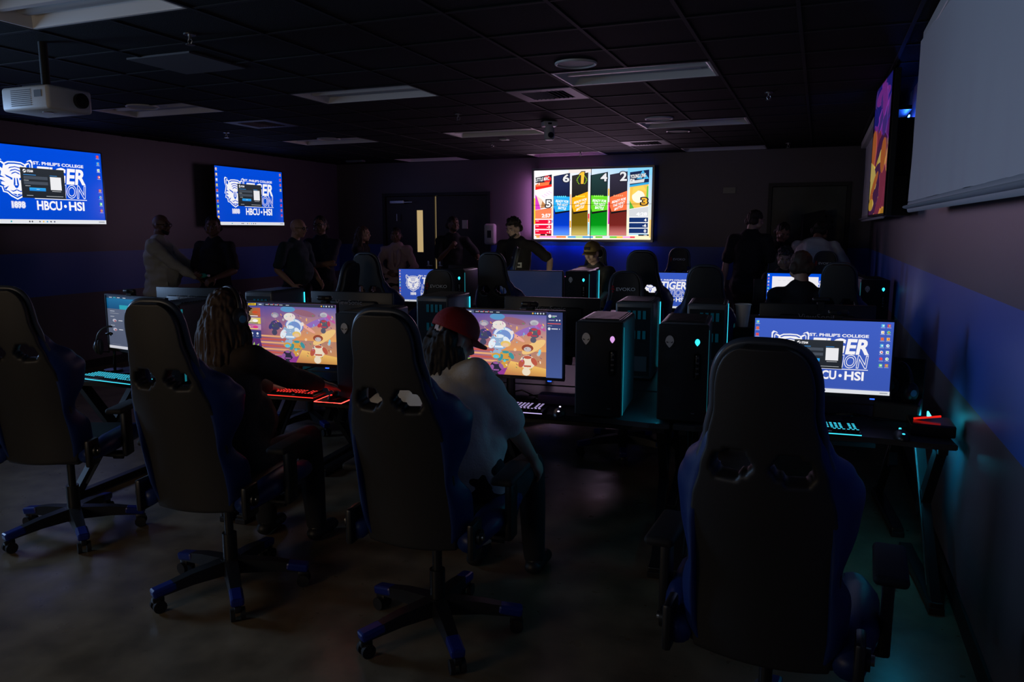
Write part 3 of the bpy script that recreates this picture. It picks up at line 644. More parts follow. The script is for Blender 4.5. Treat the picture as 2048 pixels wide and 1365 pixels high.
# blue led strip hung under the video wall, washing the band below
t = thing('led_strip', 'blue led strip behind the lower edge of the video wall', 'led strip', (-3.27, WB - .06, 1.50))
for i, (x, l) in enumerate(((-.75, .25), (-.2, .5), (.6, .45))):
    b = NB(); box(b, x - l / 2, x + l / 2, -.01, .0, -.004, .004); obj('led_segment', b, glow('blue_strip', (.0, .08, 1), 90), t)
b = NB(); box(b, -.95, .95, .0, .006, -.006, .006); obj('strip_backing', b, M_MATTE, t)
t = thing('led_strip', 'added purple and blue led strip behind the upper edge of the video wall, for ceiling glow', 'led strip', (-3.27, WB - .06, 2.54))  # added strip, colours the ceiling above the video wall
for x0_, x1_, c, st in ((-.9, .1, (.75, .12, .75), 7), (.15, .9, (.03, .14, 1), 7)):
    b = NB(); box(b, x0_, x1_, -.01, .0, -.004, .004); obj('led_segment', b, glow('strip_%d' % int(x1_ * 10), c, st), t)
b = NB(); box(b, -.95, .95, .0, .006, -.006, .006); obj('strip_backing', b, M_MATTE, t)
area('video_wall_light', (-3.27, WB - .26, 2.0), (R(-90), 0, 0), 1.8, 14.0, (.82, .48, .84), 1.0)
area('left_fill_light', (WL + .16, 2.2, 2.1), (0, R(-90), 0), 1.0, 34.0, (.36, .60, 1.0), 1.4, 100)  # added cool fill at the unseen television, aimed at the right wall
area('purple_fill_light', (-4.3, WB - .12, 2.0), (0, R(90), R(-25)), .9, 2.2, (.85, .34, .85), .1)  # added purple fill; no led strip is built at this edge

# right wall: pull-down screens, portrait television, lit equipment behind it
def pscreen(label, ya, yb, xa, xb, z0, seed):
    t = thing('projection_screen', label, 'projection screen', ((xa + xb) / 2, (ya + yb) / 2, 0)); cx, cy = (xa + xb) / 2, (ya + yb) / 2
    b = NB(); n, m = 90, 24; g = []
    for j in range(m + 1):
        z = z0 + .06 + (2.70 - z0 - .06) * j / m; row = []
        for i in range(n + 1):
            s = i / n; y = ya + (yb - ya) * s; x = xa + (xb - xa) * s
            amp = .010 * (1 - j / m) ** 1.5; x += amp * (math.sin(s * 23 + seed) + .6 * math.sin(s * 61 + seed * 2 + j * .03)) * .8 + .006 * noise.noise(V((s * 9, j * .1, seed)))
            row.append(b.verts.new((x - cx, y - cy, z)))
        g.append(row)
    for j in range(m):
        for i in range(n): b.faces.new((g[j][i], g[j][i + 1], g[j + 1][i + 1], g[j + 1][i]))
    obj('fabric', b, M_FABRIC, t, 0)
    b = NB(); tube(b, [(xa - cx, ya - cy, z0 + .03), (xb - cx, yb - cy, z0 + .03)], .035, 10, lat=(1, 0, 0), flat=.35)
    tube(b, [(xa - cx, ya - cy, z0 + .03), (xb - cx, yb - cy, z0 + .03)], .032, 10, lat=(0, 0, 1), flat=.3); obj('weight_bar', b, mat('fabric_hem', (.42, .43, .46), .6), t, 40)
    b = NB(); box(b, xa - cx - .06, xa - cx + .04, ya - cy - .02, yb - cy + .02, 2.68, 2.762, .01); obj('roller_case', b, M_WHITEP, t)
pscreen('big pale pull-down projection screen at right edge, nearest the camera', 2.0, 5.05, .545, .475, 1.745, 1.0)
PSC = 1
pscreen('far pale pull-down projection screen behind the portrait television', 7.3, 11.1, .5, .5, 1.74, 2.0)
t = television('wall_television', 'television standing off the right wall, seen almost edge-on, with fiery golden artwork', (.395, 6.55, 2.25), R(-87), .95, .98, art_poster(.95, .98), .35, .2)
t = thing('equipment_rack', 'black open rack on the right wall with blue glowing strip and cables', 'rack', (.6, 6.95, 2.2))
b = NB(); box(b, .0, .03, -.32, .32, -.43, .02); obj('back_plate', b, M_MATTE, t)
b = NB(); box(b, -.11, .03, -.32, -.30, -.43, .0); box(b, -.11, .03, -.32, .32, -.45, -.43); obj('side_bracket', b, M_PLASTIC, t)
b = NB(); box(b, -.12, .0, -.28, .3, .35, .38); obj('top_shelf', b, M_PLASTIC, t)
for k in range(3):
    for i in range(7):
        b = NB(); box(b, -.012, -.004, -.2 + i * .055, -.17 + i * .055, .30 - k * .035 - .004 * i, .318 - k * .035 - .004 * i); obj('led_dot', b, glow('blue_rack_led', (.02, .12, 1), 60), t)
for k in range(4):
    b = NB(); tube(b, [(-.03, -.15 + .09 * k, .2), (-.06, -.1 + .07 * k, 0), (-.03, -.12 + .08 * k, -.2), (-.05, -.05 + .03 * k, -.4)], .008, 6); obj('cable', b, M_GLOSSK, t, 60)
b = NB(); box(b, -.1, -.01, -.12, .12, -.3, -.05, .01); obj('media_box', b, M_GLOSSK, t)
for k in range(5):
    b = NB(); ball(b, (-.105, -.1 + .04 * k, -.28 + .05 * k), .004, None, 8, 6); obj('indicator', b, M_BLED, t)
b = NB(); box(b, -.012, 0, -.09, .09, -.045, .045, .003); o = obj('notice_card', b, M_CASE); o.rotation_euler = (0, 0, R(90)); o.location = (-1.25, WB, 2.2); tag(o, 'small grey plate high on the back wall left of the back door', 'plate')
t = thing('soap_dispenser', 'white wall dispenser on the back wall right of the double door', 'dispenser', (-5.02, WB, 1.56)); b = NB(); box(b, -.1, .1, -.1, 0, -.17, .17, .04, 4); obj('cover', b, M_WHITEP, t, 40)
b = NB(); box(b, -.035, .035, -.104, -.098, -.06, .06, .0); obj('window', b, M_PLASTIC, t)
b = NB(); box(b, -.05, .05, -.015, 0, -.07, .07, .003); o = obj('notice_sheet', b, M_WHITEP); o.location = (-5.6 + .1, WB - .0, 1.72); tag(o, 'small pale notice on the back wall beside the man at the double door', 'notice')

# ---------------------------------------------------------------- desks
ANG = R(5)
def row(o):
    ox, oy = o
    return lambda x, y, z=0: (ox + x * math.cos(ANG) - y * math.sin(ANG), oy + x * math.sin(ANG) + y * math.cos(ANG), z)
R1 = row((.60, 3.60)); R2 = row((.60, 7.15))
def make_desk(label, loc, rz, group):
    t = thing('gaming_desk', label, 'desk', loc, rz, group); w = 1.19; d = .70
    b = NB(); pts = [(-w / 2, .0), (-w / 2 + .1, -.0), (-w / 2 + .3, .03), (w / 2 - .3, .03), (w / 2 - .1, 0), (w / 2, 0), (w / 2, d), (-w / 2, d)]
    extr(b, [(x, y, .715) for x, y in pts], (0, 0, .025)); bmesh.ops.bevel(b, geom=b.edges[:], offset=.004, segments=2, affect='EDGES'); obj('desktop', b, M_DESK, t)
    for s in (-1, 1):
        x = s * (w / 2 - .045); b = NB()
        extr(b, [(x - .02, .54, .70), (x - .02, .62, .70), (x - .02, .02, .05), (x - .02, -.05, .05)], (.04, 0, 0))
        extr(b, [(x - .02, .05, .70), (x - .02, .12, .70), (x - .02, .38, .33), (x - .02, .32, .30)], (.04, 0, 0))
        box(b, x - .03, x + .03, -.06, .62, .01, .05, .006); box(b, x - .02, x + .02, .04, .64, .68, .712, .004)
        lg = obj('leg', b, M_PLASTIC, t)
        for y in (-.04, .60): b = NB(); box(b, x - .032, x + .032, y - .03, y + .03, 0, .03, .004); obj('foot_cap', b, M_MATTE, lg)
        b = NB(); add_cube(b, (x - s * .022, .28, .37), (.003, .02, .75), Matrix.Rotation(R(-41), 3, 'X')); obj('trim_strip', b, M_STEEL, lg)
    b = NB(); box(b, -w / 2 + .06, w / 2 - .06, .52, .55, .60, .70); obj('modesty_bar', b, M_PLASTIC, t)
    b = NB(); box(b, -.35, .35, .45, .52, .58, .60); obj('cable_tray', b, M_PLASTIC, t); return t
places = ['under the far left monitor', 'where the long-haired headset player sits', 'where the player in the red cap sits', 'at the right wall below the near tiger desktop']
back = ['of the front island behind the far left monitor', 'of the front island behind the headset player', 'of the front island behind the red cap player', 'of the front island beside the right wall']
far = ['of the second island, at its left end', 'of the second island, second from its left end', 'of the second island, third from its left end', 'of the second island beside the right wall']
d0 = None
for k in range(4):
    xc = -.60 - 1.205 * (3 - k)
    for (Rw, y, rr, L, g) in ((R1, 0, 0, 'dark gaming desk ' + places[k], 'desks of the front row'), (R1, 1.43, 180, 'dark gaming desk on the rear side ' + back[k], 'desks behind the front row'),
                              (R2, 0, 0, 'dark gaming desk on the near side ' + far[k], 'desks of the second island'), (R2, 1.43, 180, 'dark gaming desk on the far side ' + far[k], 'desks on far side of the second island')):
        p = Rw(xc, y)
        if d0 is None: d0 = make_desk(L, p, ANG, g)
        else: dup(d0, p, ANG + R(rr), L, g)

# ---------------------------------------------------------------- gaming chairs
def lerp(tb, v):
    for (a, p), (c, q) in zip(tb, tb[1:]):
        if a <= v <= c:
            t = (v - a) / (c - a); t = t * t * (3 - 2 * t); return p + (q - p) * t
    return tb[-1][1] if v > tb[-1][0] else tb[0][1]
BW = [(0, .175), (.12, .19), (.3, .19), (.42, .186), (.5, .173), (.6, .15), (.68, .13), (.78, .113)]
WW = [(0, .18), (.08, .222), (.18, .226), (.30, .198), (.42, .232), (.5, .242), (.57, .215), (.65, .165), (.72, .140)]
WF_ = [(0, .05), (.08, .12), (.18, .12), (.30, .06), (.42, .15), (.5, .17), (.57, .13), (.65, .06), (.72, .03)]
REC = R(13)
def BP(x, y, v, z0=.43, y0=-.23):
    return (x, y0 + y * math.cos(REC) - v * math.sin(REC), z0 + v * math.cos(REC) + y * math.sin(REC))
def make_chair(label, loc, rz, up=0, group=None, logo=True):
    """gaming chair facing +Y; up raises the seat on its gas lift"""
    t = thing('gaming_chair', label, 'chair', loc, rz, group)
    def U(p): return (p[0], p[1], p[2] + up)
    b = NB(); n1, n2 = 28, 62; g = []
    for j in range(n2 + 1):
        v = .935 * (1 - (1 - j / n2) ** 1.25); B = lerp(BW, v)
        if v > .78: B = max(.04, .113 * max(0, 1 - ((v - .78) / .158) ** 3) ** (1 / 3))
        g.append([b.verts.new(U(BP(B * (2 * i / n1 - 1), .035 * (B * (2 * i / n1 - 1) / .19) ** 2 + .01 * math.sin(v * 7), v))) for i in range(n1 + 1)])
    for j in range(n2):
        for i in range(n1):
            v = .935 * (1 - (1 - (j + .5) / n2) ** 1.25); x = lerp(BW, v) * (2 * (i + .5) / n1 - 1)
            if ((abs(x) - .072 + (v - .62) * .25) / .046) ** 2 + ((v - .625) / .036) ** 2 < 1: continue
            b.faces.new((g[j][i], g[j][i + 1], g[j + 1][i + 1], g[j + 1][i]))
    for v in [v for v in b.verts if not v.link_faces]: b.verts.remove(v)
    o = obj('backrest', b, M_LEATHER, t, 0)
    m = o.modifiers.new('s', 'SOLIDIFY'); m.thickness = .06; m.offset = 0; m = o.modifiers.new('b', 'SUBSURF'); m.levels = 1; m.render_levels = 1; bake(o)
    for s in (-1, 1):
        b = NB(); rings = []; N = 30
        for j in range(N + 1):
            v = .01 + .71 * j / N; B = lerp(BW, v) - .02; W = lerp(WW, v); F = lerp(WF_, v); e = 1 - abs(2 * j / N - 1) ** 8 * .8; h = .034 * e
            P = [(B, -h), (W - .01, F * .5 - h * .9), (W, F * .8), (W - .012, F + .012 * e), (W - .05, F), (B - .01, h + .02)]
            rings.append([b.verts.new(U(BP(s * x, y, v))) for x, y in P])
        for A, C in zip(rings, rings[1:]):
            for i in range(6): b.faces.new((A[i], A[(i + 1) % 6], C[(i + 1) % 6], C[i]))
        b.faces.new(rings[0]); b.faces.new(rings[-1]); o = obj('side_wing', b, M_BLUEL, t, 0); m = o.modifiers.new('b', 'SUBSURF'); m.levels = 2; m.render_levels = 2; bake(o)
    # piping round the outline of the panel
    q = [(lerp(BW, .58 + .02 * j), .58 + .02 * j) for j in range(10)]
    q += [(.113 * math.cos(a) ** .667, .78 + .155 * math.sin(a) ** .667) for a in [R(6 + 84 * i / 16) for i in range(17)]]
    q = [(x + .006, v) for x, v in q]; q[-1] = (0, q[-1][1])
    pts = [U(BP(x, .018, v)) for x, v in q] + [U(BP(-x, .018, v)) for x, v in q[-2::-1]]
    b = NB(); tube(b, pts, .014, 8, closed=False); obj('edge_roll', b, mat('grey_blue_piping', (.045, .055, .075), .38), t, 0)
    if logo:
        vs, fs, xa, xb, ya, yb = text_mesh('EVOKO', .012); b = NB(); vv = [b.verts.new(U(BP(-(x - (xa + xb) / 2) * .145 / (xb - xa), .040, .80 + (y - (ya + yb) / 2) * .026 / (yb - ya)))) for x, y in vs]
        for f in fs: b.faces.new([vv[i] for i in f])
        me_o = obj('embroidered_lettering', b, M_TEXTW, t)
        b = NB(); 
        for z, w in ((-.02, .008), (0, .016), (.02, .01)):
            p = [U(BP(.098 + a, .047, .80 + z + c)) for a, c in ((-w, -.008), (w, -.006), (w * .6, .008), (-w * .8, .006))]; b.faces.new([b.verts.new(q) for q in p])
        obj('embroidered_mark', b, M_TEXTR, t)
    b = NB(); box(b, -.21, .21, -.22, .30, .43, .52, .035, 4); o = obj('seat', b, M_LEATHER, t, 50); o.location.z = up
    for s in (-1, 1):
        b = NB(); tube(b, [(s * .225, -.24, .47), (s * .24, -.05, .49), (s * .24, .15, .49), (s * .225, .29, .47), (s * .2, .31, .46)], [.04, .06, .062, .05, .02], 12, lat=(1, 0, 0), flat=.85); o = obj('seat_bolster', b, M_BLUEL, t, 0); o.location.z = up
    b = NB(); box(b, -.13, .13, -.14, .16, .395, .435, .01); cyl(b, (.1, .02, .41), (.27, .0, .40), .008, 8); cyl(b, (.24, 0, .4), (.29, 0, .40), .013, 8); o = obj('tilt_mechanism', b, M_PLASTIC, t, 40); o.location.z = up
    for s in (-1, 1):
        b = NB(); box(b, s * .235, s * .262, -.27, -.17, .42, .56, .01); cyl(b, (s * .25, -.22, .50), (s * .275, -.22, .50), .03, 16); o = obj('recline_hinge', b, M_PLASTIC, t, 40); o.location.z = up
        b = NB(); cyl(b, (s * .27, -.22, .50), (s * .285, -.22, .50), .014, 12); h = obj('hinge_cap', b, M_STEEL, o, 40)
        b = NB(); box(b, s * .22, s * .32, -.02, .04, .405, .425, .004); box(b, s * .30, s * .33, -.03, .05, .41, .66, .008); a = obj('armrest_post', b, M_PLASTIC, t, 40); a.location.z = up
        b = NB(); box(b, s * .315 - .045, s * .315 + .045, -.12, .14, .66, .69, .014, 3); p = obj('armrest_pad', b, M_MATTE, t, 40); p.location.z = up
    b = NB(); cyl(b, (0, 0, .12), (0, 0, .27), .032, 18); cyl(b, (0, 0, .26), (0, 0, .40 + up), .02, 16); obj('gas_lift', b, M_PLASTIC, t, 40)
    b = NB(); tube(b, [(0, 0, .08), (0, 0, .15)], [.055, .045], 20)
    A0 = -90
    for k in range(5):
        a = R(A0 + 72 * k + 36); d = V((math.cos(a), math.sin(a), 0)); q = V((-d.y, d.x, 0)); rg = []
        for (r, w, zt, zb) in ((.03, .036, .15, .085), (.18, .03, .135, .085), (.33, .024, .105, .07)):
            c = d * r; rg.append([b.verts.new(c + q * w + V((0, 0, zb))), b.verts.new(c + q * w * .8 + V((0, 0, zt))), b.verts.new(c - q * w * .8 + V((0, 0, zt))), b.verts.new(c - q * w + V((0, 0, zb)))])
        for X, Y in zip(rg, rg[1:]):
            for i in range(4): b.faces.new((X[i], X[(i + 1) % 4], Y[(i + 1) % 4], Y[i]))
        b.faces.new(rg[-1]); b.faces.new(rg[0])
    obj('star_base', b, M_PLASTIC, t, 40)
    for k in range(5):
        a = R(A0 + 72 * k + 36); d = V((math.cos(a), math.sin(a), 0)); q = V((-d.y, d.x, 0)); M3 = Matrix.Rotation(a, 3, 'Z')
        b = NB(); add_cube(b, d * .30 + V((0, 0, .094)), (.10, .056, .038), M3 @ Matrix.Rotation(R(9), 3, 'Y'), .01); obj('end_cap', b, M_BLUEP, t)
        b = NB(); cyl(b, d * .32 + V((0, 0, .04)), d * .32 + V((0, 0, .09)), .01, 8); add_cube(b, d * .325 + V((0, 0, .055)), (.05, .03, .03), M3, .008)
        cs = obj('caster', b, M_PLASTIC, t, 40)
        for s in (-1, 1): b = NB(); cyl(b, d * .325 + q * s * .012 + V((0, 0, .0285)), d * .325 + q * s * .03 + V((0, 0, .0285)), .028, 18); obj('wheel', b, M_MATTE, cs, 40)
    return t
CH = []
def chair(x, y, deg, up, label, group=None, logo=True):
    return make_chair(label, (x, y, 0), R(deg), up, group, logo)
# ---------------------------------------------------------------- computers and what stands on the desks
DZ = .741
def alien(b, c, s, y):
    """small almond head badge, in the x-z plane at depth y"""
    pts = []
    for i in range(24):
        a = 2 * math.pi * i / 24; x = math.sin(a); z = math.cos(a); w = .42 * (1 - .28 * max(0, -z)) ; 
        if z < 0: x *= (1 - .45 * z * z)
        pts.append((c[0] + x * w * s * .9, y, c[1] + z * s * .55))
    extr(b, pts, (0, .003, 0))
def tower(label, loc, rz, btn='cyan', group='alien-badged computer towers', rear=False):
    rings = (M_CYAN, M_CYDIM) if rear else (glow('cyan_side_glow', (.01, .45, .75), 24) if 'near right' in label else M_CYDIM, M_CYDIM)
    t = thing('computer_tower', label, 'computer', loc, rz, group); w, d, h = .225, .43, .475
    b = NB(); box(b, -w / 2, w / 2, .018, d, .012, h, .014, 3); obj('case_shell', b, M_CASE, t, 40)
    b = NB(); box(b, -w / 2 - .002, w / 2 + .002, 0, .022, .014, h - .004, .008, 3); obj('front_panel', b, M_MATTE, t, 40)
    b = NB(); box(b, -w / 2 + .02, w / 2 - .02, .05, d - .03, h - .004, h + .003, .002)
    for i in range(14): box(b, -w / 2 + .03, w / 2 - .03, .07 + i * .024, .08 + i * .024, h + .003, h + .006)
    obj('top_grille', b, M_PLASTIC, t)
    x, z0, z1, y = w / 2 + .0005, .02, h - .03, .024
    for s, m in ((-1, rings[0]), (1, rings[1])): b = NB(); box(b, s * x - .002, s * x + .002, y, y + .011, z0, z1); obj('light_strip', b, m, t)
    b = NB(); alien(b, (-.062, h - .085), .052, -.002); lg = obj('head_badge', b, M_LOGO, t)
    for s in (-1, 1): b = NB(); extr(b, [(-.062 + s * .004, -.0035, h - .092), (-.062 + s * .015, -.0035, h - .083), (-.062 + s * .013, -.0035, h - .091)], (0, .002, 0)); obj('badge_eye', b, M_MATTE, lg)
    b = NB(); alien(b, (.064, h - .085), .030, -.002); obj('power_button', b, {'cyan': M_CYAN, 'lilac': M_PURP, 'off': M_LOGO}[btn], t)
    b = NB(); box(b, .05, .082, -.003, .002, h - .26, h - .135, .012, 3); p = obj('port_recess', b, M_GLOSSK, t, 40)
    for i in range(4): b = NB(); box(b, .059, .073, -.0045, -.002, h - .16 - .025 * i, h - .152 - .025 * i); obj('port', b, M_CASE, p)
    b = NB(); box(b, .045, .06, -.0015, .002, .052, .056); obj('model_mark', b, M_CASE, t)
    b = NB(); box(b, -w / 2 + .015, w / 2 - .015, d - .002, d + .002, .03, h - .03); obj('rear_plate', b, M_MATTE, t)
    for i in range(8): b = NB(); box(b, -.07 + (i % 4) * .03, -.052 + (i % 4) * .03, d + .002, d + .004, h - .1 - .12 * (i // 4), h - .05 - .12 * (i // 4)); obj('vent_glow', b, M_CYAN2, t)
    b = NB(); box(b, -.08, .08, d + .002, d + .004, .06, .15); obj('power_supply', b, M_CASE, t)
    for y in (.06, d - .08):
        b = NB(); box(b, -w / 2 + .02, w / 2 - .02, y, y + .04, 0, .014); obj('foot', b, M_MATTE, t)
    return t
def monitor(label, loc, rz, art, strength=.9, group='27-inch gaming monitors'):
    t = thing('computer_monitor', label, 'monitor', loc, rz, group); w, h, z0 = .60, .338, .152
    b = NB(); box(b, -w / 2 - .008, w / 2 + .008, .004, .022, z0 - .018, z0 + h + .008, .004); box(b, -.2, .2, .02, .055, z0 + .06, z0 + h - .05, .015); obj('rear_housing', b, M_PLASTIC, t, 40)
    b = NB()
    for a in ((-w / 2 - .008, w / 2 + .008, z0 - .018, z0), (-w / 2 - .008, w / 2 + .008, z0 + h, z0 + h + .008), (-w / 2 - .008, -w / 2, z0, z0 + h), (w / 2, w / 2 + .008, z0, z0 + h)): box(b, a[0], a[1], -.004, .006, a[2], a[3])
    obj('bezel', b, M_PLASTIC, t)
    if art == 'off':
        b = NB(); box(b, -w / 2, w / 2, .0, .004, z0, z0 + h); obj('screen', b, mat('dark_screen_glass', (.03, .034, .055), .2, emit=(.012, .018, .05), strength=.8), t)
    else:
        o = art.build('screen', emat('screen_%.2f' % strength, strength, .3), t); o.location = (0, .004, z0 + h / 2)
    b = NB(); box(b, .22, .24, -.004, .004, z0 - .024, z0 - .018); obj('power_light', b, M_BLED, t)
    b = NB(); tube(b, [(0, .07, .01), (0, .075, .2), (0, .055, z0 + h / 2)], [.026, .022, .02], 14, lat=(1, 0, 0), flat=.6); obj('stand_neck', b, M_PLASTIC, t, 40)
    b = NB(); extr(b, [(-.05, .02, 0), (.05, .02, 0), (.13, -.06, 0), (.11, -.07, 0), (.03, .0, 0), (-.03, .0, 0), (-.11, -.07, 0), (-.13, -.06, 0)], (0, 0, .012)); box(b, -.12, .12, .04, .15, 0, .012, .005); obj('stand_foot', b, M_PLASTIC, t, 40)
    vs, fs, xa, xb, ya, yb = text_mesh('ViewSonic', .008); b = NB(); vv = [b.verts.new((-(x - (xa + xb) / 2) * .2 / (xb - xa), .0575, z0 + h - .075 + (y - ya) * .032 / (yb - ya))) for x, y in vs]
    for f in fs: b.faces.new([vv[i] for i in f])
    obj('rear_lettering', b, mat('grey_lettering', (.2, .17, .16), .5), t)
    vs, fs, xa, xb, ya, yb = text_mesh('ViewSonic', .004); b = NB(); vv = [b.verts.new((-.02 + (x - xa) * .04 / (xb - xa), -.0046, z0 - .013 + (y - ya) * .007 / (yb - ya))) for x, y in vs]
    for f in fs: b.faces.new([vv[i] for i in f])
    obj('front_lettering', b, mat('grey_lettering', (.2, .17, .16), .5), t)
    return t
def keyboard(label, loc, rz, col, group='backlit keyboards'):
    t = thing('keyboard', label, 'keyboard', loc, rz, group); b = NB(); box(b, -.22, .22, -.068, .068, .004, .022, .006, 2); box(b, -.2, .2, -.06, -.05, 0, .006); box(b, -.2, .2, .05, .06, 0, .006); obj('case', b, M_PLASTIC, t, 40)
    g = NB(); k = NB()
    rnd = random.Random(len(label))
    for r in range(6):
        x = -.212
        while x < .205:
            wd = .0165 if not (r == 5 and -.12 < x < -.02) else .1
            if not (.075 < x < .083 or .143 < x < .150):
                y = .052 - r * .021; box(k, x, x + wd, y - .0085, y + .0085, .024, .033, .0015, 1)
                box(g, x + .003, x + min(wd, .0165) - .003, y - .006, y + .001, .033, .0336)
            x += wd + .0025
    obj('keycaps', k, M_MATTE, t); obj('key_legends', g, col, t)
    b = NB(); box(b, -.218, .218, -.0695, -.0665, .010, .014); obj('edge_light', b, col, t); return t
def mouse(label, loc, rz, col, group='gaming mice'):
    t = thing('computer_mouse', label, 'mouse', loc, rz, group); b = NB(); ball(b, (0, 0, .004), (.033, .062, .034), None, 20, 12)
    for v in b.verts: v.co.z = max(0, v.co.z)
    obj('shell', b, M_PLASTIC, t, 0); b = NB(); cyl(b, (-.004, .042, .026), (.004, .042, .026), .011, 14); obj('scroll_wheel', b, col, t, 40)
    b = NB(); ball(b, (0, -.035, .026), (.009, .01, .006), None, 12, 8); obj('palm_light', b, col, t, 0); return t
def headset(label, loc, rz, stand=True, m=None, tilt=0):
    t = thing('headset', label, 'headset', loc, rz); m = m or M_PLASTIC; z = .155 if stand else 0
    b = NB(); tube(b, [(math.cos(R(a)) * .085, 0, z + .0 + math.sin(R(a)) * .10) for a in range(-5, 186, 10)], .011, 10, lat=(0, 1, 0), flat=.6); obj('headband', b, m, t, 0)
    for s in (-1, 1):
        b = NB(); ball(b, (s * .082, 0, z - .03), (.022, .040, .048), None, 16, 12); c = obj('ear_cup', b, m, t, 0)
        b = NB(); tube(b, [(s * .068 , .032 * math.cos(a), z - .03 + .04 * math.sin(a)) for a in [2 * math.pi * i / 16 for i in range(16)]], .012, 8, closed=True); obj('ear_cushion', b, M_MATTE, c, 0)
        b = NB(); cyl(b, (s * .101, 0, z - .03), (s * .106, 0, z - .03), .016, 16); obj('cup_badge', b, mat('cup_badge_blue', (.1, .16, .3), .3), c)
    b = NB(); tube(b, [(-.085, .03, z - .05), (-.08, .08, z - .075), (-.05, .11, z - .08)], .004, 6); ball(b, (-.05, .11, z - .08), .008, None, 8, 6); obj('microphone', b, M_MATTE, t, 0)
    return t
def headset_stand(label, loc, rz):
    t = thing('headset_stand', label, 'stand', loc, rz); b = NB(); tube(b, [(0, 0, 0), (0, 0, .012)], .055, 24); obj('base', b, M_GLOSSK, t, 40)
    b = NB(); tube(b, [(0, .02, .01), (0, .03, .12), (0, .02, .225), (0, 0, .243)], .009, 10); tube(b, [(-.03, 0, .24), (0, 0, .246), (.03, 0, .24)], .008, 8); obj('pole', b, M_GLOSSK, t, 0); return t
def webcam(label, loc, rz, group='webcams clipped on monitor tops'):
    t = thing('webcam', label, 'webcam', loc, rz, group); b = NB(); box(b, -.045, .045, -.014, .014, .014, .040, .011, 3); obj('camera_body', b, M_PLASTIC, t, 40)
    b = NB(); cyl(b, (0, -.013, .027), (0, -.018, .027), .009, 14); obj('lens', b, M_GLOSSK, t, 40); b = NB(); box(b, -.02, .02, -.012, .03, .0, .012, .003); box(b, -.015, .015, .03, .036, -.03, .012); obj('clip', b, M_MATTE, t); return t

art_r = art_desktop(.60, .338, (62, 92, 190), 3, 2)
N = {}
m0 = monitor('near right monitor showing the tiger desktop with dark login window', R1(-.545, .23, DZ), ANG, art_r, .95)
monitor('middle front monitor with bright cartoon game lobby and grey side panel', R1(-2.07, .20, DZ), ANG, art_game(.60, .338, True), .95)
monitor('left front monitor with bright cartoon game lobby, partly behind a tower', R1(-3.36, .20, DZ), ANG, art_game(.60, .338, False), .9)
monitor('far left front monitor with grey launcher page, cut off by a chair', R1(-4.50, .27, DZ), ANG + R(-14), art_launcher(.60, .338), .8)
tower('alien-badged tower with lilac power light, right of the middle game monitor', R1(-1.55, -.0, DZ), ANG, 'lilac')
tower('alien-badged tower with cyan power light, just left of the near right monitor', R1(-1.16, .02, DZ), ANG, 'cyan')
tower('alien-badged tower with unlit button, left of the player in the red cap', R1(-2.84, .0, DZ), ANG, 'off')
tower('alien-badged tower behind the head of the long-haired headset player', R1(-4.13, .08, DZ), ANG, 'off')
# rear side of the front island: backs of monitors, towers with cyan edge facing away
RB = ANG + R(180)
ART_ON = art_launcher(.60, .338)
for x, l in ((-.50, 'rear-side monitor seen from its back above the near tiger desktop'), (-2.05, 'rear-side monitor seen from its back above the middle game monitor'), (-3.45, 'rear-side monitor seen from its back above the left game monitor'), (-4.75, 'rear-side monitor at the left, its pale back lit blue')):
    monitor(l, R1(x, 1.10, DZ - .015), RB, ART_ON, .9)
for x, l in ((-1.10, 'rear-side tower with long cyan edge beside the foam cup'), (-1.52, 'rear-side tower with short cyan edge below the lettered headrest right of center'), (-2.82, 'rear-side tower with cyan edge behind the red cap'), (-4.12, 'rear-side tower with cyan edge above the left game monitor')):
    tower(l, R1(x, 1.42, DZ), RB, 'off', rear=True)
# second island
art_w = art_desktop(.60, .338, (0, 78, 214), 5, 1, 'white'); art_t = art_desktop(.60, .338, (56, 90, 196), 6, 1, None)
monitor('monitor of the second island with white window, in front of the seated short-haired man', R2(-.70, .38, DZ + .01), ANG - R(3), art_w, 1.0)
monitor('monitor of the second island with blue desktop, mostly behind chair backs right of center', R2(-1.93, .35, DZ), ANG, art_t, .9)
monitor('dark switched-off monitor of the second island below the bearded man', R2(-3.22, .25, DZ), ANG, 'off')
monitor('monitor of the second island showing white tiger emblem on blue', R2(-4.38, .25, DZ), ANG, art_t, .8)
tower('tower with cyan power light at the right wall on the second island', R2(-.12, .10, DZ), ANG, 'cyan')
tower('tower of the second island just left of the standing man in black', R2(-1.52, .10, DZ), ANG, 'cyan')
tower('tower with round badge in front of the smiling man in the yellow cap', R2(-2.74, .10, DZ + .03), ANG, 'cyan')
tower('tower with cyan power light right of the white tiger emblem', R2(-3.98, .02, DZ + .03), ANG, 'cyan')
for x, l in ((-1.66, 'far tower with thin cyan edge beside the standing man in black'), (-2.88, 'far tower with cyan edge right of the man in the yellow cap')): tower(l, R2(x, 1.46, DZ), RB, 'off', rear=True)
ART_W = Art(.60, .338); ART_W.rect(0, 0, 1, 1, (235, 228, 190)); ART_W.rect(.05, .1, .95, .2, (90, 120, 160)); ART_W.rect(.1, .3, .6, .8, (250, 245, 220))
for x, l, dz, ar, st in ((-4.15, 'far-side monitor, its back below the bearded man', 0, ART_ON, 1.5), (-3.41, 'far-side monitor hidden behind the towers in front of the man in the yellow cap', -.06, ART_W, 3.5), (-.80, 'far-side monitor behind the white-window monitor', -.10, ART_ON, 1.5)): monitor(l, R2(x, 1.12, DZ + dz), RB, ar, st)

